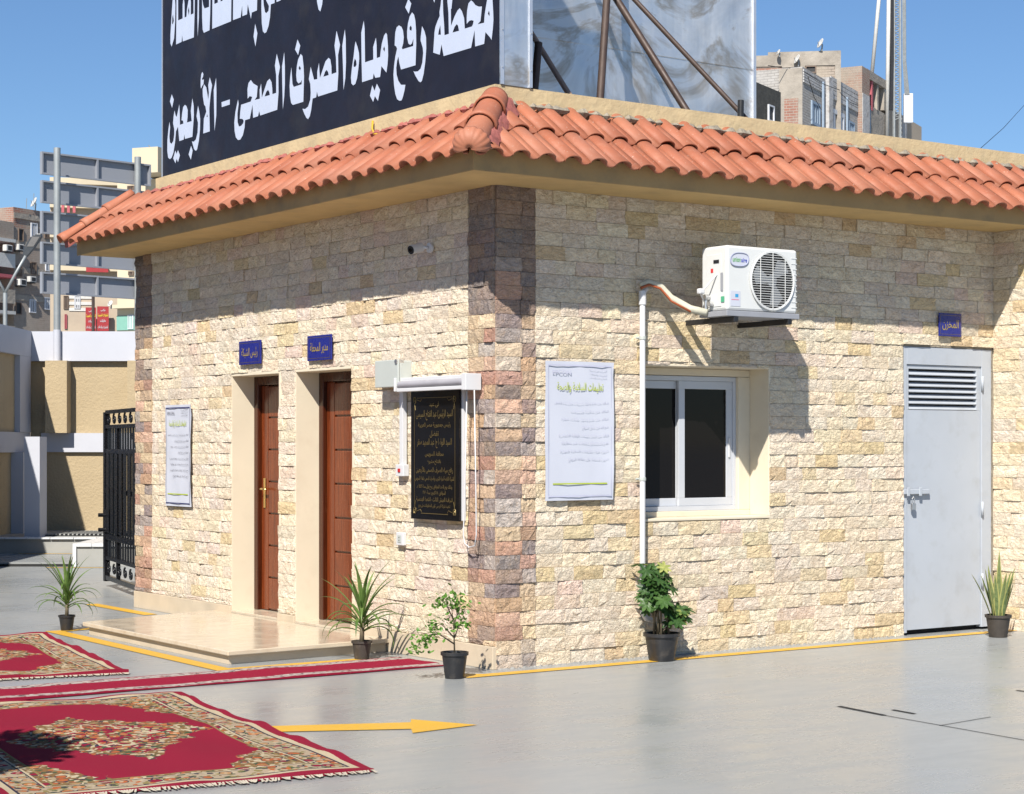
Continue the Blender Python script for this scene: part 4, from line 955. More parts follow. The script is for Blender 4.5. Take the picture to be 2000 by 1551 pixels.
# ------------------------------------------------------------------ carpets
def rug_mat(W_, L_, red=(.25, .011, .034)):
    b = NB('persian_carpet'); v = b.coord('Object'); s = b.n('ShaderNodeSeparateXYZ'); b.put(s.inputs[0], v)
    ax, ay = b.math('ABSOLUTE', s.outputs[0]), b.math('ABSOLUTE', s.outputs[1])
    wob = b.math('ADD', b.math('MULTIPLY', b.math('SUBTRACT', b.noise(v, 9, 3), .5), .14), b.math('MULTIPLY', b.math('SINE', b.math('MULTIPLY', b.math('ARCTAN2', s.outputs[1], s.outputs[0]), 14.0)), .022))
    dx = b.math('SUBTRACT', W_/2, ax); dy = b.math('SUBTRACT', L_/2, ay)
    edge = b.math('MINIMUM', dx, dy)
    cell = b.n('ShaderNodeSeparateColor'); b.put(cell.inputs[0], b.voro(v, 42)); r1 = cell.outputs[0]
    cell2 = b.n('ShaderNodeSeparateColor'); b.put(cell2.inputs[0], b.voro(v, 12)); r2 = cell2.outputs[1]; fd = b.voro(v, 12, 'Distance')
    cream, rust, green, navy, olive = (.50, .42, .28), (.42, .12, .04), (.05, .09, .045), (.03, .035, .055), (.24, .20, .08)
    head = b.ramp(r2, [(0, rust), (.35, red), (.6, (.50, .20, .07)), (.8, (.42, .25, .12))], 'CONSTANT')
    def floral(ground, leaf, amt):
        c = b.mix(b.math('GREATER_THAN', r1, amt), ground, b.ramp(cell.outputs[1], [(0, leaf), (.4, green), (.6, rust), (.75, navy), (.85, cream)], 'CONSTANT'))
        c = b.mix(b.math('LESS_THAN', fd, .40), c, navy); c = b.mix(b.math('LESS_THAN', fd, .34), c, head); return b.mix(b.math('LESS_THAN', fd, .13), c, cream)
    flor = floral((.40, .32, .22), olive, .55); flor2 = floral((.20, .12, .05), cream, .50); flor3 = floral(red, olive, .42)
    col = b.mix(0.0, red, red)
    # corner spandrels
    ux = b.math('DIVIDE', ax, W_/2-.26); uy = b.math('DIVIDE', ay, L_/2-.26)
    sp = b.math('ADD', b.math('ADD', b.math('POWER', ux, 1.45), b.math('POWER', uy, 1.45)), b.math('MULTIPLY', wob, 3.0))
    col = b.mix(b.math('GREATER_THAN', sp, 1.28), col, flor2)
    # medallion
    md_ = b.math('ADD', b.math('ADD', b.math('DIVIDE', ax, .52), b.math('DIVIDE', ay, .80)), b.math('MULTIPLY', wob, 3.0))
    col = b.mix(b.math('LESS_THAN', md_, 1.0), col, flor3)
    col = b.mix(b.math('LESS_THAN', b.math('ABSOLUTE', b.math('SUBTRACT', md_, .86)), .13), col, flor2)
    col = b.mix(b.math('LESS_THAN', b.math('ABSOLUTE', b.math('SUBTRACT', md_, .45)), .035), col, cream)
    # border bands
    def band(lo, hi, c, col): return b.mix(b.math('MULTIPLY', b.math('GREATER_THAN', edge, lo), b.math('LESS_THAN', edge, hi)), col, c)
    col = band(-1, .30, olive, col); col = band(-1, .288, flor2, col); col = band(.245, .256, cream, col); col = band(-1, .245, flor, col); col = band(.238, .245, navy, col)
    col = band(.095, .108, navy, col); col = band(.06, .095, cream, col); col = band(-1, .06, red, col)
    f = b.noise(v, 160, 2); col = b.mix(b.maprange(f, .3, .7, 0, .22), col, (.10, .02, .02))
    return b.out(col, .95, 0, b.bump(b.noise(v, 220, 3), .35, .004), .1)
def runner_mat(W_):
    b = NB('red_runner'); v = b.coord('Object'); s = b.n('ShaderNodeSeparateXYZ'); b.put(s.inputs[0], v)
    e = b.math('SUBTRACT', W_/2, b.math('ABSOLUTE', s.outputs[1]))
    c = b.mix(b.maprange(b.noise(v, 120, 3), .3, .7, 0, .3), (.27, .012, .036), (.21, .009, .028))
    cell = b.n('ShaderNodeSeparateColor'); b.put(cell.inputs[0], b.voro(v, 38))
    pat = b.ramp(cell.outputs[0], [(0, (.40, .34, .31)), (.4, (.31, .24, .22)), (.62, (.13, .09, .09)), (.74, (.44, .39, .35)), (.92, (.28, .08, .08))], 'CONSTANT')
    c = b.mix(b.math('MULTIPLY', b.math('GREATER_THAN', e, .012), b.math('LESS_THAN', e, .125)), c, pat)
    c = b.mix(b.maprange(b.noise(v, 60, 2), .73, .77, 0, .6), c, (.55, .35, .3))
    return b.out(c, .95, 0, b.bump(b.noise(v, 250, 3), .3, .004), .1)
def carpet(name, label, loc, rot, W_, L_, mat, nx, ny, seed, fringe_ends, z=.008, wav=1.0):
    rr = random.Random(seed); ph = [rr.uniform(0, 6) for _ in range(6)]
    def hz(x, y):
        e = min(W_/2-abs(x), L_/2-abs(y))
        h = .005*math.sin(3.1*x+ph[0]+1.3*y)+.0045*math.sin(5.3*y+ph[1])+.0035*math.sin(9*x+4*y+ph[2])+.0055
        h += .009*max(0, math.sin(2.3*y+.9*x+ph[3]))**14+.007*max(0, math.sin(3.1*x-.8*y+ph[4]))**16
        if e < .07: h += .012*max(0, math.sin(11*y+ph[3])*math.sin(9*x+ph[4]))
        return z+max(0, h)*wav
    def ex(x, y):   # slightly uneven outline
        return x+.012*math.sin(2.7*y+ph[5])*(abs(x)/(W_/2))**2+.006*math.sin(9*y+ph[1])*(abs(x)/(W_/2))**4, y+.010*math.sin(3.3*x+ph[2])*(abs(y)/(L_/2))**2
    mb = MB(); top = []
    for j in range(ny+1):
        for i in range(nx+1):
            x, y = -W_/2+W_*i/nx, -L_/2+L_*j/ny; X_, Y_ = ex(x, y); mb.v.append((X_, Y_, hz(x, y)))
    for j in range(ny):
        for i in range(nx): a = j*(nx+1)+i; mb.f.append((a, a+1, a+nx+2, a+nx+1))
    ring = [i for i in range(nx+1)]+[j*(nx+1)+nx for j in range(1, ny+1)]+[ny*(nx+1)+i for i in range(nx-1, -1, -1)]+[j*(nx+1) for j in range(ny-1, 0, -1)]
    base = len(mb.v)
    for r in ring: mb.v.append((mb.v[r][0], mb.v[r][1], .001))
    for k in range(len(ring)): mb.f.append((ring[k], base+k, base+(k+1) % len(ring), ring[(k+1) % len(ring)]))
    o = mb.build(name, mat, None, smooth=True, angle=40); o.location = loc; o.rotation_euler = (0, 0, rot)
    WM[o.name] = Matrix.Translation(loc) @ Matrix.Rotation(rot, 4, 'Z')
    tag(o, label, 'carpet', 'red carpets on the floor')
    fr = MB()
    for side, axis in fringe_ends:
        n = int((W_ if axis == 'y' else L_)*75)
        for k in range(n):
            s_ = (k+.5)/n-.5; ln = rr.uniform(.03, .055); sk = rr.uniform(-.02, .02); hw = .005
            if axis == 'y':
                x, y = ex(s_*W_, side*L_/2)
                P = [(x-hw, y-.004*side, .011), (x+hw, y-.004*side, .011), (x+hw+sk, y+side*ln, .005), (x-hw+sk, y+side*ln, .005)]
            else:
                x, y = ex(side*W_/2, s_*L_)
                P = [(x, y-hw, .011), (x, y+hw, .011), (x+side*ln, y+hw+sk, .005), (x+side*ln, y-hw+sk, .005)]
            n0 = len(fr.v); fr.v += P; fr.f.append((n0, n0+1, n0+2, n0+3))
    fo = bpy.data.objects.new('fringe', fr.mesh('fringe', M['fringe'])); COL.objects.link(fo); fo.parent = o; fo['kind'] = 'stuff'
    return o
M['fringe'] = plain('cotton_fringe', (.50, .44, .34), .95, var=.2, scale=40)
carpet('persian_carpet', 'red patterned carpet with a medallion in front of the yellow floor arrow', (-3.405, -1.371, .0045), R(-7.5), 1.75, 3.09, rug_mat(1.75, 3.09), 40, 60, 4, [(1, 'y'), (-1, 'y')])
carpet('persian_carpet', 'red patterned carpet beyond the plain runner by the marble step', (-2.784, 2.721, .0045), R(-9.95), 1.75, 2.80, rug_mat(1.75, 2.80), 40, 60, 8, [(1, 'y'), (-1, 'y')])
carpet('runner_carpet', 'long plain red runner carpet with a patterned edge leading to the corner plant pot', (-2.86, .655, .0045), 0, 5.40, .62, runner_mat(.62), 110, 14, 11, [(1, 'x')], .005, .45)

# ------------------------------------------------------------------ potted plants
def pot(t, c, r, h, mat):
    c = Vector(c)
    MB().lathe([(.001, .002), (r*.72, .002), (r*.74, .01), (r*.95, h*.86), (r*.97, h*.87), (r*1.06, h*.88), (r*1.07, h), (r*.99, h), (r*.96, h*.9), (.001, h*.88)], c, 28).build('pot', mat, t, smooth=True, angle=35)
    sb = MB(); sb.lathe([(.001, h*.93), (r*.5, h*.925), (r*.955, h*.90)], c, 20); sb.build('soil', M['soil'], t)
def blade(p, az, lean, L_, wd, droop, mat, t, name='leaf', fold=.25, n=9, tip=.04):
    az = az; d = Vector((math.cos(az), math.sin(az), 0)); sd = Vector((-d.y, d.x, 0)); pos = Vector(p); mb = MB(); an = lean
    for i in range(n+1):
        f = i/n; wv = wd*(min(1, .45+f*2.2) if f < .3 else 1)*(1-max(0, (f-.45)/.55)**1.6)+.0008
        nrm = d*(-math.cos(an))+Vector((0, 0, 1))*math.sin(an)
        mb.v += [tuple(pos-sd*wv/2+nrm*wv*fold), tuple(pos), tuple(pos+sd*wv/2+nrm*wv*fold)]
        step = L_/n; pos = pos+(d*math.sin(an)+Vector((0, 0, 1))*math.cos(an))*step; an += droop/n*(0.4+1.2*f)
    for i in range(n):
        a = i*3; mb.f += [(a, a+1, a+4, a+3), (a+1, a+2, a+5, a+4)]
    return mb.build(name, mat, t, smooth=True)
def yucca(loc, label, s, seed, potr, poth, potmat):
    t = thing('potted_yucca', loc, label, 'plant', 'potted plants along the walls'); rr = random.Random(seed)
    pot(t, loc, potr, poth, potmat); c = Vector(loc)
    MB().tube([c+Vector((0, 0, poth*.85)), c+Vector((.005, 0, poth+.16*s))], [.018*s, .014*s], 8).build('stem', M['stem'], t, smooth=True)
    n = 34
    for k in range(n):
        f = k/n; az = k*2.399+rr.uniform(-.3, .3); z = poth+(.05+.13*f)*s
        lean = 1.0*(1-f)**.9+.06+rr.uniform(-.12, .14)
        blade(c+Vector((0, 0, z)), az, lean, (.34+.10*rr.random())*s*(1.05 if f > .5 else .9), .026*s, (2.4 if f < .6 else .8)*rr.uniform(.6, 1.25), M['leaf_y'], t)
yucca((-.44, 1.06, 0), 'strap leaved potted plant standing at the marble step end of the red runner', 1.05, 5, .072, .135, M['potbrown'])
yucca((-1.40, 4.27, 0), 'strap leaved potted plant in front of the open iron gate', .95, 9, .066, .13, M['pot'])

def leafquad(mb, p, d, n, L_, wd):
    d = d.normalized(); sd = d.cross(n).normalized()
    q = [p, p+d*L_*.35+sd*wd*.5, p+d*L_*.75+sd*wd*.4, p+d*L_, p+d*L_*.75-sd*wd*.4, p+d*L_*.35-sd*wd*.5]
    mid = [p+d*L_*.5-n*wd*.12]
    i = len(mb.v); mb.v += [tuple(x) for x in q+mid]
    mb.f += [(i, i+1, i+6), (i+1, i+2, i+6), (i+2, i+3, i+6), (i+3, i+4, i+6), (i+4, i+5, i+6), (i+5, i, i+6)]
def rdir(rr, zmin=-.3):
    while True:
        v = Vector((rr.uniform(-1, 1), rr.uniform(-1, 1), rr.uniform(zmin, 1)))
        if .1 < v.length < 1: return v.normalized()
# umbrella plant beneath the drain pipe
loc = (1.285, -.235, 0)
t = thing('potted_umbrella_plant', loc, 'bushy umbrella plant in a black pot at the foot of the white drain pipe', 'plant', 'potted plants along the walls')
pot(t, loc, .125, .20, M['pot']); rr = random.Random(12); c = Vector(loc)
ends = []
for k in range(9):
    a = k*2.4; top = c+Vector((-.07+.12*math.cos(a)*rr.uniform(.3, 1), .0+.10*math.sin(a)*rr.uniform(.3, .9), rr.uniform(.38, .76)))
    if k > 6: top = c+Vector((.10+.05*(k-7), -.06, .28+.05*(k-7)))
    b0 = c+Vector((rr.uniform(-.05, .05), rr.uniform(-.04, .04), .17)); mid = (b0+top)/2+Vector((rr.uniform(-.03, .03), 0, .02))
    MB().tube([b0, mid, top], [.009, .007, .005], 6).build('stem', M['stem'], t, smooth=True); ends += [top, mid+(top-mid)*.45, mid+(top-mid)*.75]
for e in ends:
    for q in range(3):
        d = rdir(rr, -.1); d.y -= .25; d = d.normalized(); tip = e+d*rr.uniform(.04, .09); mb = MB(); mb.tube([e, tip], .003, 4)
        n = (d+Vector((0, -.5, .8))).normalized(); u = n.orthogonal().normalized(); w_ = n.cross(u)
        m = rr.choice((6, 7, 8)); L_ = rr.uniform(.06, .09)
        for j in range(m):
            a = 2*math.pi*j/m+rr.uniform(-.1, .1); dd = (u*math.cos(a)+w_*math.sin(a)+n*.12-Vector((0, 0, .25))).normalized(); leafquad(mb, tip, dd, n, L_*rr.uniform(.85, 1.1), L_*.40)
        mb.build('leaf', M['leaf_v'] if rr.random() < .12 else M['leaf_s'], t)
# small shrub at the corner
loc = (-.486, -.235, 0)
t = thing('potted_shrub', loc, 'small light green shrub in a black pot in front of the building corner', 'plant', 'potted plants along the walls')
pot(t, loc, .088, .175, M['pot']); rr = random.Random(31); c = Vector(loc); mb = MB(); fo = MB()
tw = [((0, 0, .18), (.0, .01, .42), (-.02, .02, .62)), ((0, 0, .3), (-.08, .03, .42), (-.14, .05, .38)), ((-.01, 0, .4), (.04, .0, .55), (.05, .01, .63)), ((0, 0, .25), (-.13, .02, .36), (-.23, .03, .28)), ((0, 0, .3), (.03, .0, .40), (.05, -.02, .42)),
      ((-.1, .02, .34), (-.2, .04, .33), (-.26, .05, .22)), ((0, .01, .45), (-.05, .02, .58), (-.09, .03, .62))]
for a in tw:
    P = [c+Vector((q[0]*1.05, q[1], .17+(q[2]-.18)*.80)) for q in a]; mb.tube(P, [.006, .004, .002], 5)
    for k in range(52):
        f = rr.random()**.6; p = P[1]+(P[2]-P[1])*f+Vector((rr.gauss(0, .040), rr.gauss(0, .04), rr.gauss(0, .030))); leafquad(fo, p, rdir(rr, -.5), (Vector((0, -.3, 1))+rdir(rr)*.7).normalized(), rr.uniform(.024, .040), rr.uniform(.018, .026))
mb.build('stem', M['stem'], t, smooth=True); o = fo.build('foliage', M['leaf_f'], t); o['kind'] = 'stuff'
# snake plant by the steel door
loc = (4.56, -.50, 0)
t = thing('potted_snake_plant', loc, 'yellow edged snake plant in a dark pot beside the grey steel door', 'plant', 'potted plants along the walls')
pot(t, loc, .10, .18, M['potbrown']); rr = random.Random(6); c = Vector(loc)
for k in range(17):
    a = k*2.4; r = .015+.05*(k/17); L_ = rr.uniform(.26, .44) if k != 3 else .58; lean = rr.uniform(.05, .42)
    if k == 3: a, lean = 3.9, .30
    p = c+Vector((r*math.cos(a), r*math.sin(a), .155)); dr = rr.uniform(-.15, .25)
    lf = blade(p, a, lean, L_, .046, dr, M['leaf_ny'], t, fold=.16, n=8)
    blade(p+Vector((0, 0, .004))-Vector((math.cos(a), math.sin(a), 0))*.0025, a, lean, L_*.97, .029, dr, M['leaf_n'], lf, name='leaf_centre', fold=.16, n=8)
    blade(p+Vector((0, 0, .004))+Vector((math.cos(a), math.sin(a), 0))*.0025, a, lean, L_*.97, .029, dr, M['leaf_n'], lf, name='leaf_centre', fold=.16, n=8)

# ------------------------------------------------------------------ iron gate
gt = thing('iron_gate', (.27, 6.3, 0), 'open black wrought iron gate leaf beside the far end of the stone wall', 'gate')
G0, G1 = Vector((.27, 6.30, 0)), Vector((.80, 8.72, 0)); gd = (G1-G0).normalized(); gl = (G1-G0).length; gn = Vector((-gd.y, gd.x, 0))
def gbar(name, s0, s1, z0, z1, d0=-.02, d1=.02, bev=.002):
    return MB().obox(G0+gd*s0+gn*d0+Vector((0, 0, z0)), gd*(s1-s0), gn*(d1-d0), Vector((0, 0, z1-z0))).build(name, M['gateblack'], gt, bevel=bev)
gbar('stile', 0, .07, .06, 1.97, -.03, .03); gbar('stile', gl-.09, gl, .06, 1.90, -.03, .03); gbar('stile', gl*.70, gl*.70+.05, .08, 1.75)
for z, h in ((.08, .05), (.30, .04), (.52, .06), (1.02, .05), (1.45, .05), (1.72, .04), (1.88, .04)): gbar('rail', .07, gl-.09, z, z+h, -.024, .024)
nb = 17
for k in range(nb):
    s_ = .12+(gl-.28)*k/(nb-1); MB().tube([G0+gd*s_+Vector((0, 0, .31)), G0+gd*s_+Vector((0, 0, 1.74))], .012, 6).build('bar', M['gateblack'], gt)
for z0, z1 in ((.12, .30), (1.76, 1.88)):
    for k in range(8):
        s_ = .15+(gl-.35)*k/7; P = []
        for q in range(15):
            a = q/14*math.pi*2.4; r = .015+.05*q/14; P.append(G0+gd*(s_+r*math.cos(a)*1.2)+Vector((0, 0, (z0+z1)/2+r*math.sin(a)*.9)))
        MB().tube(P, .011, 6).build('scroll', M['gateblack'], gt, smooth=True)
sm_ = MB()
for k in range(9): s_ = .2+k*.24; sm_.obox(G0+gd*s_+gn*.03+Vector((0, 0, .6)), gd*.16, gn*.004, Vector((0, 0, .85)))
sm_.build('backing_sheet', M['gateblack'], gt)
for z in (.62, .78): MB().tube([G1+gd*(-.05)+gn*.03+Vector((0, 0, z)), G1+gd*(-.05)+gn*.09+Vector((0, 0, z))], .022, 10).tube([G1+gd*(-.05)-gn*.03+Vector((0, 0, z)), G1+gd*(-.05)-gn*.09+Vector((0, 0, z))], .022, 10).build('knob', M['gateblack'], gt, smooth=True, angle=50)
gbar('lock_box', gl-.22, gl-.02, .60, .84, -.035, .035)

# ------------------------------------------------------------------ compound wall, ledge, board, lamp (camera-aligned plot behind the gate)
UX, UD = (cw(1, 0)-cw(0, 0)), (cw(0, 1)-cw(0, 0))
def cbox(mb, X_0, X_1, D_0, D_1, z0, z1): return mb.obox(cw(X_0, D_0, z0), UX*(X_1-X_0), UD*(D_1-D_0), Vector((0, 0, z1-z0)))
def pxX(px, D): return (px-1000)/FPX*D
def pyZ(py, D): return CAMH+(HY-py)/FPX*D
M['bwhite'] = plain('white_wall_paint', (.53, .54, .59), .7, var=.03, scale=2, bump=.15, bscale=12, bdist=.01)
M['btan'] = plain('tan_render', (.46, .36, .22), .9, var=.06, scale=2, bump=.6, bscale=26, bdist=.02, dirt=((.40, .31, .19), 1.2, .4))
DW = 28.4
zt, zb1 = pyZ(648, DW), pyZ(706, DW); zm1, zm0 = pyZ(846, DW), pyZ(883, DW)
bw = thing('boundary_wall', cw(-6.3, DW+.15, 0), 'tall boundary wall with white coping and textured tan panels behind the iron gate', 'wall')
xl, xr = pxX(60, DW), -1.5
cbox(MB(), xl, xr, DW, DW+.3, 0, zb1).build('render_panel', M['btan'], bw)
cbox(MB(), xl, xr, DW-.09, DW+.34, zb1+.003, zt).build('coping_band', M['bwhite'], bw)
cbox(MB(), pxX(82, DW), xr, DW-.06, DW-.002, zm0, zm1).build('middle_band', M['bwhite'], bw)
for a, b_ in ((97, 139), (256, 300)): cbox(MB(), pxX(a, DW), pxX(b_, DW), DW-.28, DW-.002, zm1+.002, zb1+.001).build('pilaster', M['btan'], bw)
sw = thing('side_wall', cw(-7.3, 26, 0), 'boundary wall with white posts running towards the viewer from the tan panelled wall', 'wall')
XW = pxX(62, DW)
cbox(MB(), XW-.30, XW-.06, 8, DW, 0, zt-.05).build('render_panel', M['btan'], sw)
cbox(MB(), XW-.36, XW+.02, 8, DW-.10, zb1+.06, zt+.002).build('coping_band', M['bwhite'], sw)
cbox(MB(), XW-.30, XW+.0, 8, DW-.10, zm0+.0, zm1+.01).build('middle_band', M['bwhite'], sw)
for k, D in enumerate((DW-.75, DW-4.5, DW-8.2, DW-12)):
    cbox(MB(), XW-.30, XW+.02, D, D+.62, zm1+.012, zb1+.058).build('upper_post', M['bwhite'], sw)
    cbox(MB(), XW-.30, XW+.12, D-.2, D+.45, 0, zm0-.002).build('lower_post', M['bwhite'], sw)
lw = pxX(50, 26.5)
cbox(MB(), pxX(51, 26.4), pxX(81, 26.4), 26.3, 26.7, .25, pyZ(853, 26.4)).build('lower_post', M['bwhite'], sw)
M['conc'] = plain('raw_concrete', (.34, .34, .32), .85, var=.15, scale=1.5, bump=.3, bscale=20, dirt=((.16, .16, .15), .9, .8))
M['wtile'] = plain('white_edge_tile', (.72, .73, .74), .3, var=.05)
lg = thing('concrete_ledge', cw(-6.5, 26.5, 0), 'low grey concrete ledge with a drain grating at the foot of the tan wall', 'ledge')
cbox(MB(), -12, -1.6, 25.8, DW-.002, .001, .25).build('block', M['conc'], lg)
cbox(MB(), pxX(62, 26.4), pxX(205, 26.4)+1.2, 26.6, 27.6, .2505, .262).build('grating_bed', M['dark'], lg)
gm = MB()
for k in range(46): X_ = pxX(64, 26.8)+k*.06; cbox(gm, X_, X_+.022, 26.62, 27.58, .263, .285)
gm.build('grating_bars', M['conc'], lg)
et = MB()
for k in range(9): cbox(et, pxX(0, 25.8)-.9+k*.32, pxX(0, 25.8)-.9+k*.32+.31, 25.76, 26.0, .2515, .272)
et.build('edge_tiles', M['wtile'], lg)
pb = thing('planter_block', cw(-5.4, 24, 0), 'small concrete block edged with white tiles in front of the grey ledge', 'block')
DP = 23.9
cbox(MB(), pxX(150, DP), pxX(300, DP), DP, DP+1.4, .001, .25).build('block', M['conc'], pb)
cbox(MB(), pxX(143, DP), pxX(150, DP)-.002, DP-.03, DP+1.4, .001, .29).build('side_tiles', M['wtile'], pb)
for k in range(6): X_ = pxX(150, DP)+k*.20; cbox(MB(), X_, X_+.193, DP-.03, DP+1.4, .2515, .29).build('edge_tile', M['wtile'], pb)
rp = thing('low_ramp', cw(-7, 24.2, 0), 'low pale concrete ramp beside the white edged block', 'ramp')
mbr = MB(); mbr.prism([cw(-9.5, 23.9, .001), cw(pxX(142, 23.9), 23.9, .001), cw(pxX(142, 23.9), 25.75, .001), cw(-9.5, 25.75, .001)], (0, 0, .05)); mbr.build('slab', M['floor'], rp)
cbox(MB(), -9.5, pxX(142, 23.88), 23.85, 23.898, .001, .03).build('dark_edge', M['dark'], rp)
for a, b_, D in ((35, 140, 25.7), (90, 215, 23.6)):
    flat('painted_line', [cw(pxX(a, D), D-.03), cw(pxX(b_, D), D-.03), cw(pxX(b_, D), D+.05), cw(pxX(a, D), D+.05)], .056 if D > 25 else .004, M['yellow'])

# road sign seen from behind
M['sgrey'] = plain('sign_back_grey', (.31, .325, .36), .5, .1, var=.05, scale=2)
M['post'] = plain('galvanised_post', (.36, .38, .38), .5, .4, var=.15, scale=4)
DS = 28.26
rs = thing('direction_sign', cw(pxX(112, DS), DS, 0), 'grey back of a tall five panel direction sign on round posts behind the wall', 'sign')
P0, P1 = Vector((pxX(80, DS+.1), DS+.1)), Vector((pxX(293, DS+1.45), DS+1.45)); dv = (P1-P0); Ls = dv.length; dv = dv/Ls; nv = Vector((dv.y, -dv.x))
def sbox(name, s0, s1, n0, n1, z0, z1, mat, parent):
    a = P0+dv*s0+nv*n0; return MB().obox(cw(a.x, a.y, z0), (cw(dv.x, dv.y)-cw(0, 0))*(s1-s0), (cw(nv.x, nv.y)-cw(0, 0))*(n1-n0), Vector((0, 0, z1-z0))).build(name, mat, parent)
for (ya, yb) in ((296, 340), (352, 396), (412, 456), (472, 515), (531, 573)):
    z1_, z0_ = pyZ(ya, DS+.1), pyZ(yb, DS+.1)
    pn = sbox('panel', 0, Ls, -.03, -.02, z0_, z1_, M['sgrey'], rs)
    for (s0, s1, za, zb_) in ((0, Ls, z1_-.025, z1_), (0, Ls, z0_, z0_+.025), (0, .025, z0_+.025, z1_-.025), (Ls-.025, Ls, z0_+.025, z1_-.025), (Ls*.5-.015, Ls*.5+.015, z0_+.025, z1_-.025)):
        sbox('rib', s0, s1, -.0195, .03, za, zb_, M['sgrey'], pn)
for px, D in ((111.5, DS), (272, DS+1.35)):
    X_ = pxX(px, D); zt_ = pyZ(289 if px < 200 else 309, D)
    Dp = DW-.14 if px < 200 else D-.12
    MB().tube([cw(X_, Dp, zt+.02), cw(X_, Dp, zt_)], .052, 14).build('post', M['post'], rs, smooth=True, angle=50)
    if px < 200: MB().tube([cw(X_, DW-.14, zb1), cw(X_, DW-.14, zt+.02)], .056, 14).build('post_base', M['bwhite'], rs, smooth=True, angle=50)

# street lamp
M['lampdark'] = plain('lamp_head_grey', (.06, .065, .07), .4, .3)
sl = thing('street_lamp', cw(pxX(10, 45), 45, 0), 'grey street lamp post with slanted arms behind the white wall', 'street lamp')
pt = lambda px, py: cw(pxX(px, 45), 45, pyZ(py, 45))
MB().tube([cw(pxX(10, 45), 45, 0), pt(10, 572)], .05, 10).build('pole', M['post'], sl, smooth=True, angle=50)
MB().tube([pt(10, 572), pt(30, 535), pt(50, 500)], .034, 8).build('arm', M['post'], sl, smooth=True); MB().tube([pt(10, 572), pt(-10, 535), pt(-30, 500)], .034, 8).build('arm', M['post'], sl, smooth=True)
for s_ in (1, -1):
    a, b_ = pt(10+s_*38, 503), pt(10+s_*66, 456); d = (b_-a); sdv = UX
    pr = [a-sdv*.05, a+d*.35-sdv*.15*1, a+d*.85-sdv*.16, b_-sdv*.05, b_+sdv*.05, a+d*.85+sdv*.12, a+d*.35+sdv*.10, a+sdv*.04]
    hd = MB().prism(pr, UD*.10).build('lamp_head', M['lampdark'], sl, bevel=.02)
    q = [a+d*.45-sdv*.10-UD*.012, a+d*.86-sdv*.11-UD*.012, a+d*.86+sdv*.07-UD*.012, a+d*.45+sdv*.06-UD*.012]
    MB().prism(q, UD*.01).build('lens', plain('lamp_lens', (.16, .15, .14), .3), hd)

# ------------------------------------------------------------------ neighbouring buildings
def facade(P0, P1):
    """vertical plane through two camera-frame points; returns px,py -> (s, z) on it and a box maker"""
    P0, P1 = Vector(P0), Vector(P1); L_ = (P1-P0).length; d = (P1-P0)/L_; n = Vector((d.y, -d.x))
    if n.dot(-P0) < 0: n = -n
    def sz(px, py):
        u = (px-1000)/FPX; den = d.x-u*d.y
        s = (u*P0.y-P0.x)/den; D = P0.y+d.y*s
        return s, CAMH+(HY-py)/FPX*D
    def bx(mb, s0, s1, z0, z1, n0, n1):
        a = P0+d*s0+n*n0
        return mb.obox(cw(a.x, a.y, z0), (cw(d.x, d.y)-cw(0, 0))*(s1-s0), (cw(n.x, n.y)-cw(0, 0))*(n1-n0), Vector((0, 0, z1-z0)))
    return sz, bx, L_
def brickmat(name, brick, brick2, mortar, plaster, amt, sc_=1.0):
    b = NB(name); v = b.coord('World')
    m = b.n('ShaderNodeMapping'); b.put(m.inputs[0], v); m.inputs['Rotation'].default_value = (R(90), 0, 0)
    sx = b.n('ShaderNodeSeparateXYZ'); b.put(sx.inputs[0], v); cm = b.n('ShaderNodeCombineXYZ')
    b.put(cm.inputs[0], b.math('ADD', sx.outputs[0], b.math('MULTIPLY', sx.outputs[1], -.6))); b.put(cm.inputs[1], sx.outputs[2])
    br = b.n('ShaderNodeTexBrick'); b.put(br.inputs['Vector'], cm.outputs[0]); br.inputs['Scale'].default_value = 1.0*sc_
    br.inputs['Color1'].default_value = (*brick, 1); br.inputs['Color2'].default_value = (*brick2, 1); br.inputs['Mortar'].default_value = (*mortar, 1)
    br.inputs['Brick Width'].default_value = .45; br.inputs['Row Height'].default_value = .16; br.inputs['Mortar Size'].default_value = .018; br.inputs['Bias'].default_value = .1
    c = b.mix(b.maprange(b.noise(v, .35, 6, .65), .5-amt*.4, .62, 0, 1), br.outputs[0], plaster)
    c = b.mix(b.maprange(b.noise(v, 2.5, 5, .7), .4, .75, 0, .45), c, b.mix(.5, c, (.12, .10, .09)))
    return b.out(c, .95, 0, b.bump(br.outputs['Fac'], .5, .05), .2)
M['brick1'] = brickmat('grey_brick', (.33, .25, .20), (.38, .29, .24), (.40, .35, .30), (.39, .34, .29), .5)
M['brickred'] = brickmat('red_brick', (.38, .18, .13), (.32, .16, .12), (.42, .36, .31), (.40, .35, .29), .30)
M['brickgrey'] = brickmat('grey_mud_brick', (.38, .31, .25), (.44, .37, .31), (.20, .17, .14), (.42, .36, .29), .2)
M['oldwash'] = plain('flaking_whitewash', (.50, .49, .48), .9, var=.15, scale=1.2, bump=.6, bscale=4, bdist=.06, dirt=((.24, .20, .17), 2.2, .85))
M['brickwhite'] = brickmat('whitewashed_brick', (.44, .41, .37), (.50, .48, .45), (.24, .22, .20), (.46, .44, .42), .35)
M['rawconc'] = plain('board_marked_concrete', (.36, .32, .27), .95, var=.25, scale=.8, bump=.6, bscale=3, bdist=.08, dirt=((.20, .17, .14), 1.1, .6))
M['bcream'] = plain('cream_render', (.62, .53, .38), .9, var=.08, scale=.3, dirt=((.46, .39, .28), .4, .5))
M['bbeige'] = plain('beige_render', (.50, .41, .31), .9, var=.12, scale=.3, dirt=((.34, .28, .22), .4, .6))
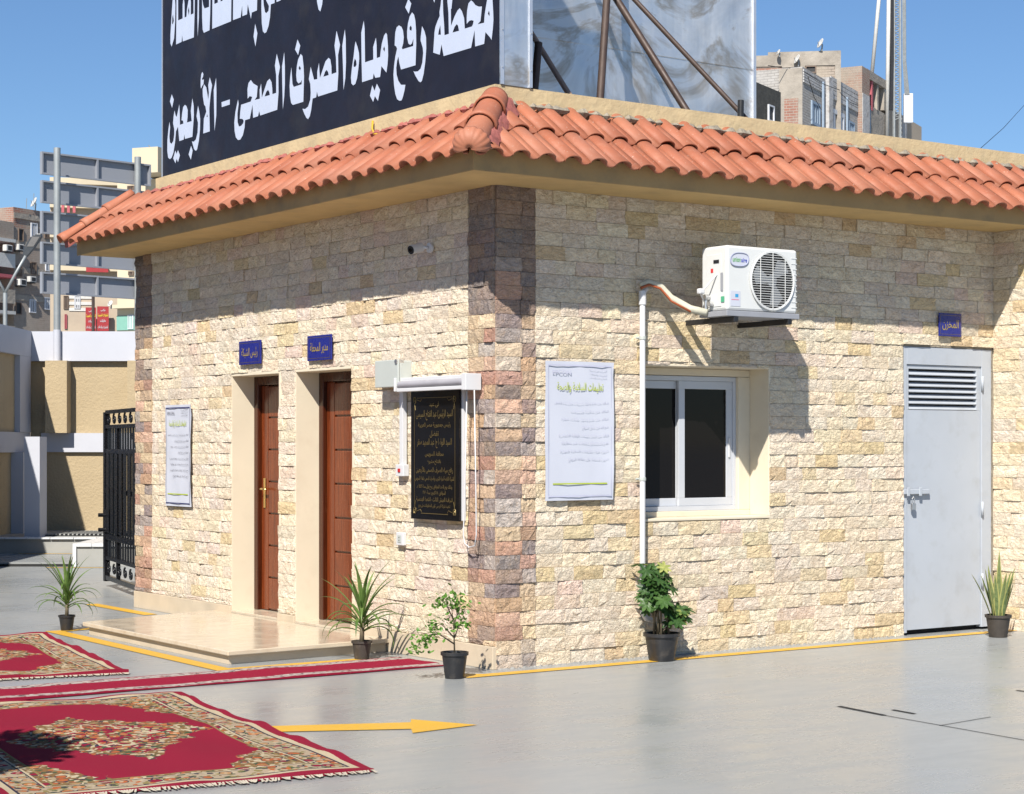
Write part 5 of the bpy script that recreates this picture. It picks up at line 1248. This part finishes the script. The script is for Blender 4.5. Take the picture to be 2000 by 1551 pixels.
M['bgreen'] = plain('green_paint', (.20, .42, .34), .8, var=.05)
M['bpink'] = plain('pink_paint', (.50, .12, .14), .8, var=.08)
M['shut'] = plain('white_shutter', (.62, .64, .68), .6)
M['shutblue'] = plain('blue_shutter', (.28, .36, .46), .6)
M['shutbrown'] = plain('brown_shutter', (.17, .12, .09), .7)
M['void'] = plain('dark_room', (.02, .02, .022), .6)
M['redsign'] = plain('red_shop_sign', (.36, .03, .035), .5)
M['yprint'] = plain('yellow_print', (.75, .62, .05), .5)
M['dish'] = plain('dish_white', (.62, .61, .58), .5)
def window(fc, p0, p1, parent, mat, kind='slats'):
    sz, bx, _ = fc; s0, z1 = sz(*p0); s1, z0 = sz(p1[0], p1[1]); z1 = sz((p0[0]+p1[0])/2, p0[1])[1]; z0 = sz((p0[0]+p1[0])/2, p1[1])[1]
    if s1 < s0: s0, s1 = s1, s0
    wv = s1-s0; f = .10*wv
    m = MB(); bx(m, s0, s0+f, z0, z1, .002, .10); bx(m, s1-f, s1, z0, z1, .002, .10); bx(m, s0+f, s1-f, z0, z0+f, .002, .10); bx(m, s0+f, s1-f, z1-f, z1, .002, .10)
    o = m.build('window', mat, parent)
    bx(MB(), s0+f, s1-f, z0+f, z1-f, .004, .02).build('pane', M['void'], o)
    if kind == 'slats':
        m = MB()
        for k in range(3): a = s0+f+(wv-2*f)*(k+.25)/3; bx(m, a, a+(wv-2*f)*.17, z0+f, z1-f, .021, .07)
        m.build('shutter', mat, o)
    return o
def acbox(fc, p0, p1, parent):
    sz, bx, _ = fc; s0, z1 = sz(*p0); s1, z0 = sz(*p1); m = MB(); bx(m, s0, s1, z0, z1, .15, .55); o = m.build('ac_unit', M['dish'], parent, bevel=.03)
    m = MB(); sc0 = s0+(s1-s0)*.25; bx(m, sc0, s1-(s1-s0)*.12, z0+(z1-z0)*.15, z1-(z1-z0)*.15, .551, .56); m.build('fan_guard', M['void'], o)
    m = MB(); bx(m, s0+.05, s1-.05, z0-.1, z0-.02, .0, .5); m.build('bracket', M['void'], o)
def dish(parent, c, r, look):
    look = Vector(look).normalized(); u = look.orthogonal().normalized(); v = look.cross(u); mb = MB(); n = 14; c = Vector(c)
    for i in range(4):
        for k in range(n):
            a = 2*math.pi*k/n; q = r*(i+.02)/3; mb.v.append(tuple(c+u*math.cos(a)*q+v*math.sin(a)*q+look*(q*q/r*.35)))
    for i in range(3):
        for k in range(n): a, b_ = i*n+k, i*n+(k+1) % n; mb.f.append((a, b_, b_+n, a+n))
    o = mb.build('satellite_dish', M['dish'], parent, smooth=True); sm = o.modifiers.new('t', 'SOLIDIFY'); sm.thickness = .03
    MB().tube([c+Vector((0, 0, -r*1.3)), c-look*.05], .05, 6).tube([c-v*r*.8, c+look*r*.9], .025, 5).build('dish_mount', M['post'], o)
# left: grey brick block of flats
D = 150
fb = facade((pxX(27, D), D), (pxX(140, D+6), D+6)); sz, bx, L_ = fb
b1 = thing('apartment_block', cw(pxX(80, D), D+5, 0), 'grey and red brick apartment block with small windows left of the sign posts', 'building', 'houses beyond the compound')
zt1 = pyZ(404, D)
bx(MB(), 0, L_, 0, zt1-1.6, -12, 0).build('wall', M['brick1'], b1)
bx(MB(), .01, L_-.01, zt1-1.598, zt1, -11.9, -.05).build('top_storey_wall', M['brickred'], b1)
for py in (425, 478, 530, 583): z_ = sz(60, py)[1]; bx(MB(), -.02, L_+.01, z_-.22, z_+.22, .0, .05).build('floor_band', M['rawconc'], b1)
for p0, p1, mt, kd in (((59.5, 436), (72, 464), 'shut', 'slats'), ((35, 447), (45, 472), 'shutbrown', 'x'), ((59, 512), (70, 536), 'shutbrown', 'slats'), ((56.5, 585), (69, 611), 'shut', 'slats'), ((86, 581), (98.5, 605), 'shut', 'slats'),
                       ((30, 591), (41, 614), 'shutbrown', 'x'), ((32, 519), (42, 540), 'shutbrown', 'slats'), ((88, 512), (99, 530), 'shut', 'slats'), ((86, 440), (97, 466), 'shutbrown', 'slats')): window(fb, p0, p1, b1, M[mt], kd)
for p0, p1 in (((29, 545), (42, 559)), ((49, 540), (61, 552)), ((26, 477), (37, 490))): acbox(fb, p0, p1, b1)
dish(b1, cw(pxX(69, D+2), D+2, zt1+.55), .45, UX*-.8-UD*.5+Vector((0, 0, .5)))
MB().tube([cw(pxX(60, D), D+1, zt1), cw(pxX(60, D), D+1, zt1+1.2)], .03, 5).tube([cw(pxX(45, D), D+1, zt1), cw(pxX(46, D), D+1, zt1+.8)], .03, 5).build('aerial', M['post'], b1)
# balcony wing
fw = facade((pxX(-45, D-4), D-4), (pxX(27, D-.2), D-.2)); sz, bx, L_ = fw
b2 = thing('balcony_block', cw(pxX(0, D), D, 0), 'brick block with stacked balconies at the picture edge above the white wall', 'building', 'houses beyond the compound')
zt2 = sz(10, 432)[1]
bx(MB(), 0, L_, 0, zt2, -10, -1.6).build('wall', M['brick1'], b2)
bx(MB(), 0, L_, zt2-1.4, zt2+.004, -1.598, 0).build('top_parapet', M['brick1'], b2)
for k, (py, mt) in enumerate(((466, 'dish'), (536, 'bpink'), (607, 'dish'))):
    z_ = sz(10, py)[1]
    bx(MB(), 0, L_-.05, z_-.25, z_, -1.598, .25).build('balcony_slab', M[mt], b2)
    zl = sz(10, py+34)[1]-.9; bx(MB(), .0, L_-.1, zl, zl+1.1, .1, .24).build('balcony_front', M['rawconc'] if k != 0 else M['dish'], b2)
    bx(MB(), L_*.55, L_*.80, zl, z_-.3, -1.597, -1.55).build('balcony_door', M['shutblue'] if k % 2 == 0 else M['bpink'], b2)
acbox(fw, (2, 478), (14, 492), b2)
# middle: beige flats with the red shop signs
D = 120
fm = facade((pxX(98, D), D), (pxX(236, D+1), D+1)); sz, bx, L_ = fm
b3 = thing('beige_flats', cw(pxX(165, D), D+6, 0), 'beige block of flats with dark banding behind the direction sign', 'building', 'houses beyond the compound')
ztm = sz(160, 350)[1]
bx(MB(), 0, L_, 0, ztm, -12, 0).build('wall', M['bbeige'], b3)
for py0, py1, m_ in ((350, 362, 'bcream'), (395, 408, 'bcream'), (455, 466, 'bcream'), (520, 530, 'bcream')):
    z1_, z0_ = sz(160, py0)[1], sz(160, py1)[1]; bx(MB(), -.02, L_+.02, z0_, z1_, .001, .5).build('balcony_band', M[m_], b3)
for py in (580, 592, 604): z_ = sz(150, py)[1]; bx(MB(), sz(135, py)[0], sz(182, py)[0], z_-.12, z_+.08, .001, .05).build('render_line', M['dish'], b3)
for p0, p1, mt in (((145, 578), (157, 603), 'shut'), ((147, 517), (158, 528), 'shut'), ((124, 578), (134, 603), 'shutbrown'), ((165, 372), (185, 392), 'shutbrown'), ((122, 370), (140, 392), 'shut'), ((196, 372), (214, 392), 'shut'), ((126, 614), (131, 642), 'bpink')): window(fm, p0, p1, b3, M[mt])
m = MB()
for k in range(4): bx(m, .35+k*.35, .52+k*.35, sz(125, 417)[1], sz(125, 402)[1], .501, .55)
m.build('awning_stripes', M['bpink'], b3)
t = thing('shop_sign', cw(pxX(190, 119), 119, pyZ(648, 119)), 'pair of red shop sign panels with Arabic lettering above the white boundary wall', 'sign')
for p0, p1 in (((167, 602), (187.5, 648)), ((189.5, 600), (212, 648)), ((168, 522), (211, 534))):
    s0, z1_ = sz(*p0); s1, z0_ = sz(*p1); o = bx(MB(), s0, s1, z0_, z1_, .6, .75).build('sign_panel', M['redsign'], t)
    if p1[1] > 600:
        a = sz((p0[0]+p1[0])/2, 640); q0 = Vector((pxX(98, D), D)); q1 = Vector((pxX(236, D+1), D+1)); dd = (q1-q0).normalized(); nn = Vector((dd.y, -dd.x)); nn = nn if nn.y < 0 else -nn
        c_ = q0+dd*((s0+s1)/2)+nn*.76; O = cw(c_.x, c_.y, (z0_+z1_)/2); U = (cw(dd.x, dd.y)-cw(0, 0)); N_ = (cw(nn.x, nn.y)-cw(0, 0)); hh, ww = z1_-z0_, s1-s0
        letters([(shape('مكتب'), 0, hh*.28, hh*.13, ww*.4, .01), (shape('مقاولات'), 0, -hh*.16, hh*.14, ww*.5, .01), (shape('للتشطيبات والدهانات'), 0, -hh*.42, hh*.14, ww*.86, .01)], O, U, (0, 0, 1), N_, M['shut'], 'lettering', t, .01)
        letters([(shape('المقاولات العمومية'), 0, hh*.06, hh*.15, ww*.9, .02)], O, U, (0, 0, 1), N_, M['yprint'], 'lettering', t, .01)
dish(t, cw(pxX(217, 118), 118, pyZ(594, 118)), .22, UX*-.6-UD*.7+Vector((0, 0, .5)))
# cream building next to the roof end
D = 105
fr_ = facade((pxX(229, D), D), (pxX(345, D), D-1.2)); sz, bx, L_ = fr_
b4 = thing('cream_house', cw(pxX(290, D), D+5, 0), 'cream rendered house with a pale green base beside the tiled eave', 'building', 'houses beyond the compound')
bx(MB(), 0, L_, 0, sz(290, 350)[1], -10, 0).build('wall', M['bcream'], b4)
bx(MB(), sz(288, 300)[0], L_, sz(300, 346)[1], sz(300, 297)[1], -9, 1.6).build('upper_bay', M['bcream'], b4)
bx(MB(), -.01, sz(268, 620)[0], sz(250, 645)[1], sz(250, 617)[1], .001, .06).build('green_panel', M['bgreen'], b4)
bx(MB(), -.03, L_, sz(250, 596)[1]-.2, sz(250, 596)[1], .001, .5).build('ledge', M['bcream'], b4)
for p0, p1, mt in (((251, 615), (262, 643), 'shut'), ((252, 530), (262, 538), 'shutbrown'), ((250, 363), (264, 378), 'shutbrown'), ((236, 546), (246, 570), 'shut')): window(fr_, p0, p1, b4, M[mt])
MB().tube([cw(pxX(296, D), D, pyZ(297, D)), cw(pxX(294, D), D, pyZ(288, D)), cw(pxX(290, D), D, pyZ(284, D))], .03, 5).build('aerial', M['post'], b4)
for D_, px in ((100, 182),): MB().tube([cw(pxX(px, 100), 100, 0), cw(pxX(px, 100), 100, pyZ(575, 100))], .09, 8).build('utility_pole', M['rust'], None, smooth=True, angle=50)
tag(bpy.data.objects['utility_pole'], 'thin dark utility pole standing in front of the red shop signs', 'pole')

# right: the block above the long roof
b5 = thing('brick_house', cw(19, 122, 0), 'unfinished brick and concrete house with satellite dishes above the long tiled roof', 'building', 'houses beyond the compound')
Dc = 112.0
A0 = Vector((pxX(1380, Dc+7), Dc+7)); A1 = Vector((pxX(1642, Dc+6), Dc+6))          # tall rear block, front face
ft = facade(A0, A1); sz, bx, L_ = ft
ztop = sz(1642, 99)[1]
bx(MB(), 0, L_, 0, ztop-.9, -9, 0).build('wall', M['brickgrey'], b5)
bx(MB(), sz(1475, 200)[0], sz(1527, 200)[0], 0, sz(1500, 134)[1], .002, .05).build('brick_infill', M['brickred'], b5)
bx(MB(), sz(1527, 200)[0], sz(1572, 200)[0], 0, sz(1550, 128)[1], .002, .09).build('concrete_panel', M['rawconc'], b5)
bx(MB(), -.01, L_+.01, ztop-.9, ztop-.2, -9.05, .06).build('concrete_beam', M['rawconc'], b5)
bx(MB(), L_-.35, L_+.012, 0, ztop-.9, -9.02, .05).build('concrete_column', M['rawconc'], b5)
bx(MB(), sz(1500, 200)[0], L_+.01, ztop-.198, ztop, -9.05, .06).build('roof_edge', M['rawconc'], b5)
window(ft, (1573, 129), (1594, 143), b5, M['shutbrown'], 'x')
# lower front block: short frontal face and a long receding face
C_ = Vector((pxX(1567, Dc), Dc)); E_ = Vector((pxX(1802, 137), 137))
ff = facade(Vector((pxX(1522, Dc+.4), Dc+.4)), C_); sz, bx, L_ = ff
bx(MB(), 0, L_, 0, sz(1560, 133)[1], -6, 0).build('wall', M['rawconc'], b5)
bx(MB(), sz(1532, 200)[0], L_-.25, 0, sz(1545, 193)[1], .001, .04).build('brick_infill', M['brickred'], b5)
fl = facade(C_, E_); szl, bxl, LL = fl
def seg(name, pa, pb, ptop, mat, n0=-4, n1=0.0, zlow=0):
    s0, s1 = szl(pa, 200)[0], szl(pb, 200)[0]; z1_ = szl((pa+pb)/2, ptop)[1]; return bxl(MB(), s0, s1, zlow, z1_, n0, n1).build(name, mat, b5)
seg('wall', 1567.3, 1612, 143, M['brickwhite']); seg('pier', 1612, 1620, 153, M['oldwash'], -4, .25); seg('wall', 1620, 1675, 170, M['brickwhite'])
s0, s1 = szl(1568, 150)[0], szl(1674, 150)[0]
for pa, pb, y0_, y1_ in ((1568, 1611, 146, 172), (1621, 1674, 163, 205)):
    a, b_ = szl(pa, 150)[0], szl(pb, 150)[0]; za, zb_ = szl((pa+pb)/2, y1_)[1], szl((pa+pb)/2, y0_)[1]
    for k in range(5): q = za+(zb_-za)*k/5; bxl(MB(), a+.02, b_-.02, q, q+(zb_-za)/5-.035, .001, .07).build('facing_board', M['oldwash'], b5)
seg('pier', 1675, 1690, 134, M['brickred'], -4, .3); seg('wall', 1690, 1730, 212, M['rawconc']); seg('roof_beam', 1690, 1729, 146, M['rawconc'], -3.5, .1, szl(1705, 160)[1])
seg('recess_wall', 1690.2, 1728, 150, M['void'], -4.2, -2.0)
for px in (1690.5, 1701, 1712, 1725): a = szl(px, 180)[0]; bxl(MB(), a, a+.35, szl(px, 215)[1], szl(px, 158)[1], -.5, .05).build('mullion', M['bpink'] if px == 1701 else M['rawconc'], b5)
seg('parapet', 1730, 1757, 216, M['bbeige']); seg('pier', 1757, 1766, 228, M['oldwash'], -4, .2)
seg('pier', 1675.5, 1689, 186, M['oldwash'], -3.9, .34); seg('parapet', 1766, 1800, 238, M['bbeige'])
m = MB()
for k in range(9): a = szl(1762+k*4.2, 230)[0]; z_ = szl(1762+k*4.2, 229+k*3.0)[1]; bxl(m, a, a+.06, z_-.7, z_+.25, -.1, -.04)
m.build('roof_railing', M['post'], b5)
for px, y0_, y1_ in ((1603, 160, 262), (1650, 190, 262), (1694, 214, 270)): a = szl(px, 200)[0]; bxl(MB(), a, a+.12, szl(px, y1_)[1], szl(px, y0_)[1], .08, .2).build('downpipe', M['shutblue'], b5)
window(fl, (1583.5, 200), (1600, 246), b5, M['shutblue'], 'slats'); window(fl, (1622, 217), (1647, 262), b5, M['shut'], 'slats'); window(fl, (1656, 238), (1667, 262), b5, M['shutblue'], 'slats')
# dark caged annex next to the sheet metal
fd = facade(Vector((pxX(1440, 96), 96)), Vector((pxX(1525, 101), 101))); sz, bx, L_ = fd
b6 = thing('caged_annex', cw(pxX(1490, 99), 99, 0), 'dark mesh clad rooftop annex between the sheet metal and the brick house', 'building', 'houses beyond the compound')
bx(MB(), 0, L_, 0, sz(1500, 170)[1], -2.5, 0).build('wall', plain('dark_mesh', (.06, .058, .05), .9, var=.4, scale=3, bump=.5, bscale=8, bdist=.05), b6)
window(fd, (1499, 206), (1510, 238), b6, M['shut'], 'x')
for c_, r in (((1605, 86), .33), ((1559, 117), .32), ((1522, 103), .2), ((1474, 40), .22)): dish(b5, cw(pxX(c_[0], Dc+6), Dc+6, pyZ(c_[1], Dc+6)), r, UX*-.9-UD*.25+Vector((0, 0, .45)))
MB().tube([cw(pxX(1600, Dc+6.5), Dc+6.5, ztop-.2), cw(pxX(1606, Dc+6), Dc+6, pyZ(92, Dc+6))], .04, 5).build('dish_arm', M['post'], b5)
wr = MB()
for q in ((1570, 140, 1610, 165, 1640, 176), (1578, 150, 1590, 190, 1604, 214), (1640, 180, 1660, 200, 1676, 206), (1500, 128, 1530, 133, 1566, 131)):
    wr.tube([cw(pxX(q[0], Dc-1), Dc-1, pyZ(q[1], Dc-1)), cw(pxX(q[2], Dc), Dc, pyZ(q[3], Dc)), cw(pxX(q[4], Dc+1), Dc+1, pyZ(q[5], Dc+1))], .022, 4)
wr.build('loose_cables', M['black'], b5)
# lattice mast with antenna panel
Dm = 128.0
ms = thing('telecom_mast', cw(pxX(1748, Dm), Dm, 0), 'tall grey lattice telecom mast with cable bundles on the roof behind the brick house', 'mast')
mp = lambda px, py: cw(pxX(px, Dm), Dm, pyZ(py, Dm))
MB().tube([mp(1703, 145), mp(1724, -80)], .13, 8).build('strut', M['dish'], ms, smooth=True); MB().tube([mp(1732, 280), mp(1737, -80)], .14, 8).build('tube_leg', M['dish'], ms, smooth=True)
for px in (1746, 1758): MB().tube([mp(px, 300), mp(px, -80)], .10, 6).build('lattice_leg', M['post'], ms)
lt = MB()
for k in range(34): y = 235-k*9; lt.tube([mp(1746, y), mp(1758, y-4.5)], .035, 4).tube([mp(1758, y-4.5), mp(1746, y-9)], .035, 4)
lt.build('lattice_brace', M['post'], ms)
for k, px in enumerate((1741, 1743.5)): MB().tube([mp(px-2, 215), mp(px, 120), mp(px, -80)], .12, 6).build('cable', M['black'], ms)
for k in range(4): MB().tube([mp(1768+k*2.4, 185), mp(1764+k*1.6, 120), mp(1763+k*1.6, -80)], .05, 5).build('cable', M['post'], ms)
MB().obox(mp(1765.5, 240), UX*.64, UD*.3, Vector((0, 0, pyZ(182, Dm)-pyZ(240, Dm)))).build('antenna_panel', M['shut'], ms, bevel=.05)
MB().tube([onB(1915, 290, 6), onB(1960, 250, 9), onB(2010, 195, 14)], .006, 4).build('overhead_wire', M['black'], None)
tag(bpy.data.objects['overhead_wire'], 'thin overhead wire crossing the sky above the long parapet', 'wire')

# ------------------------------------------------------------------ leafy tree added out of view to cast the shade on the carpet's corner
tr = thing('added_shade_tree', (-6.12, -2.98, 0), 'leafy tree added out of view to shade the patterned carpet', 'tree'); rr = random.Random(2); c = Vector((-6.12, -2.98, 0))
MB().tube([c, c+Vector((.02, .01, .9)), c+Vector((.0, .02, 2.3))], [.05, .04, .02], 8).build('trunk', M['stem'], tr, smooth=True)
fo = MB()
for k in range(4200):
    v = rdir(rr, -1)*rr.random()**.4; leafquad(fo, c+Vector((v.x*.66, v.y*.55, 2.25+v.z*.55)), rdir(rr, -.6), rdir(rr, -.2), rr.uniform(.06, .11), .05)
fo.build('crown', M['leaf_f'], tr)
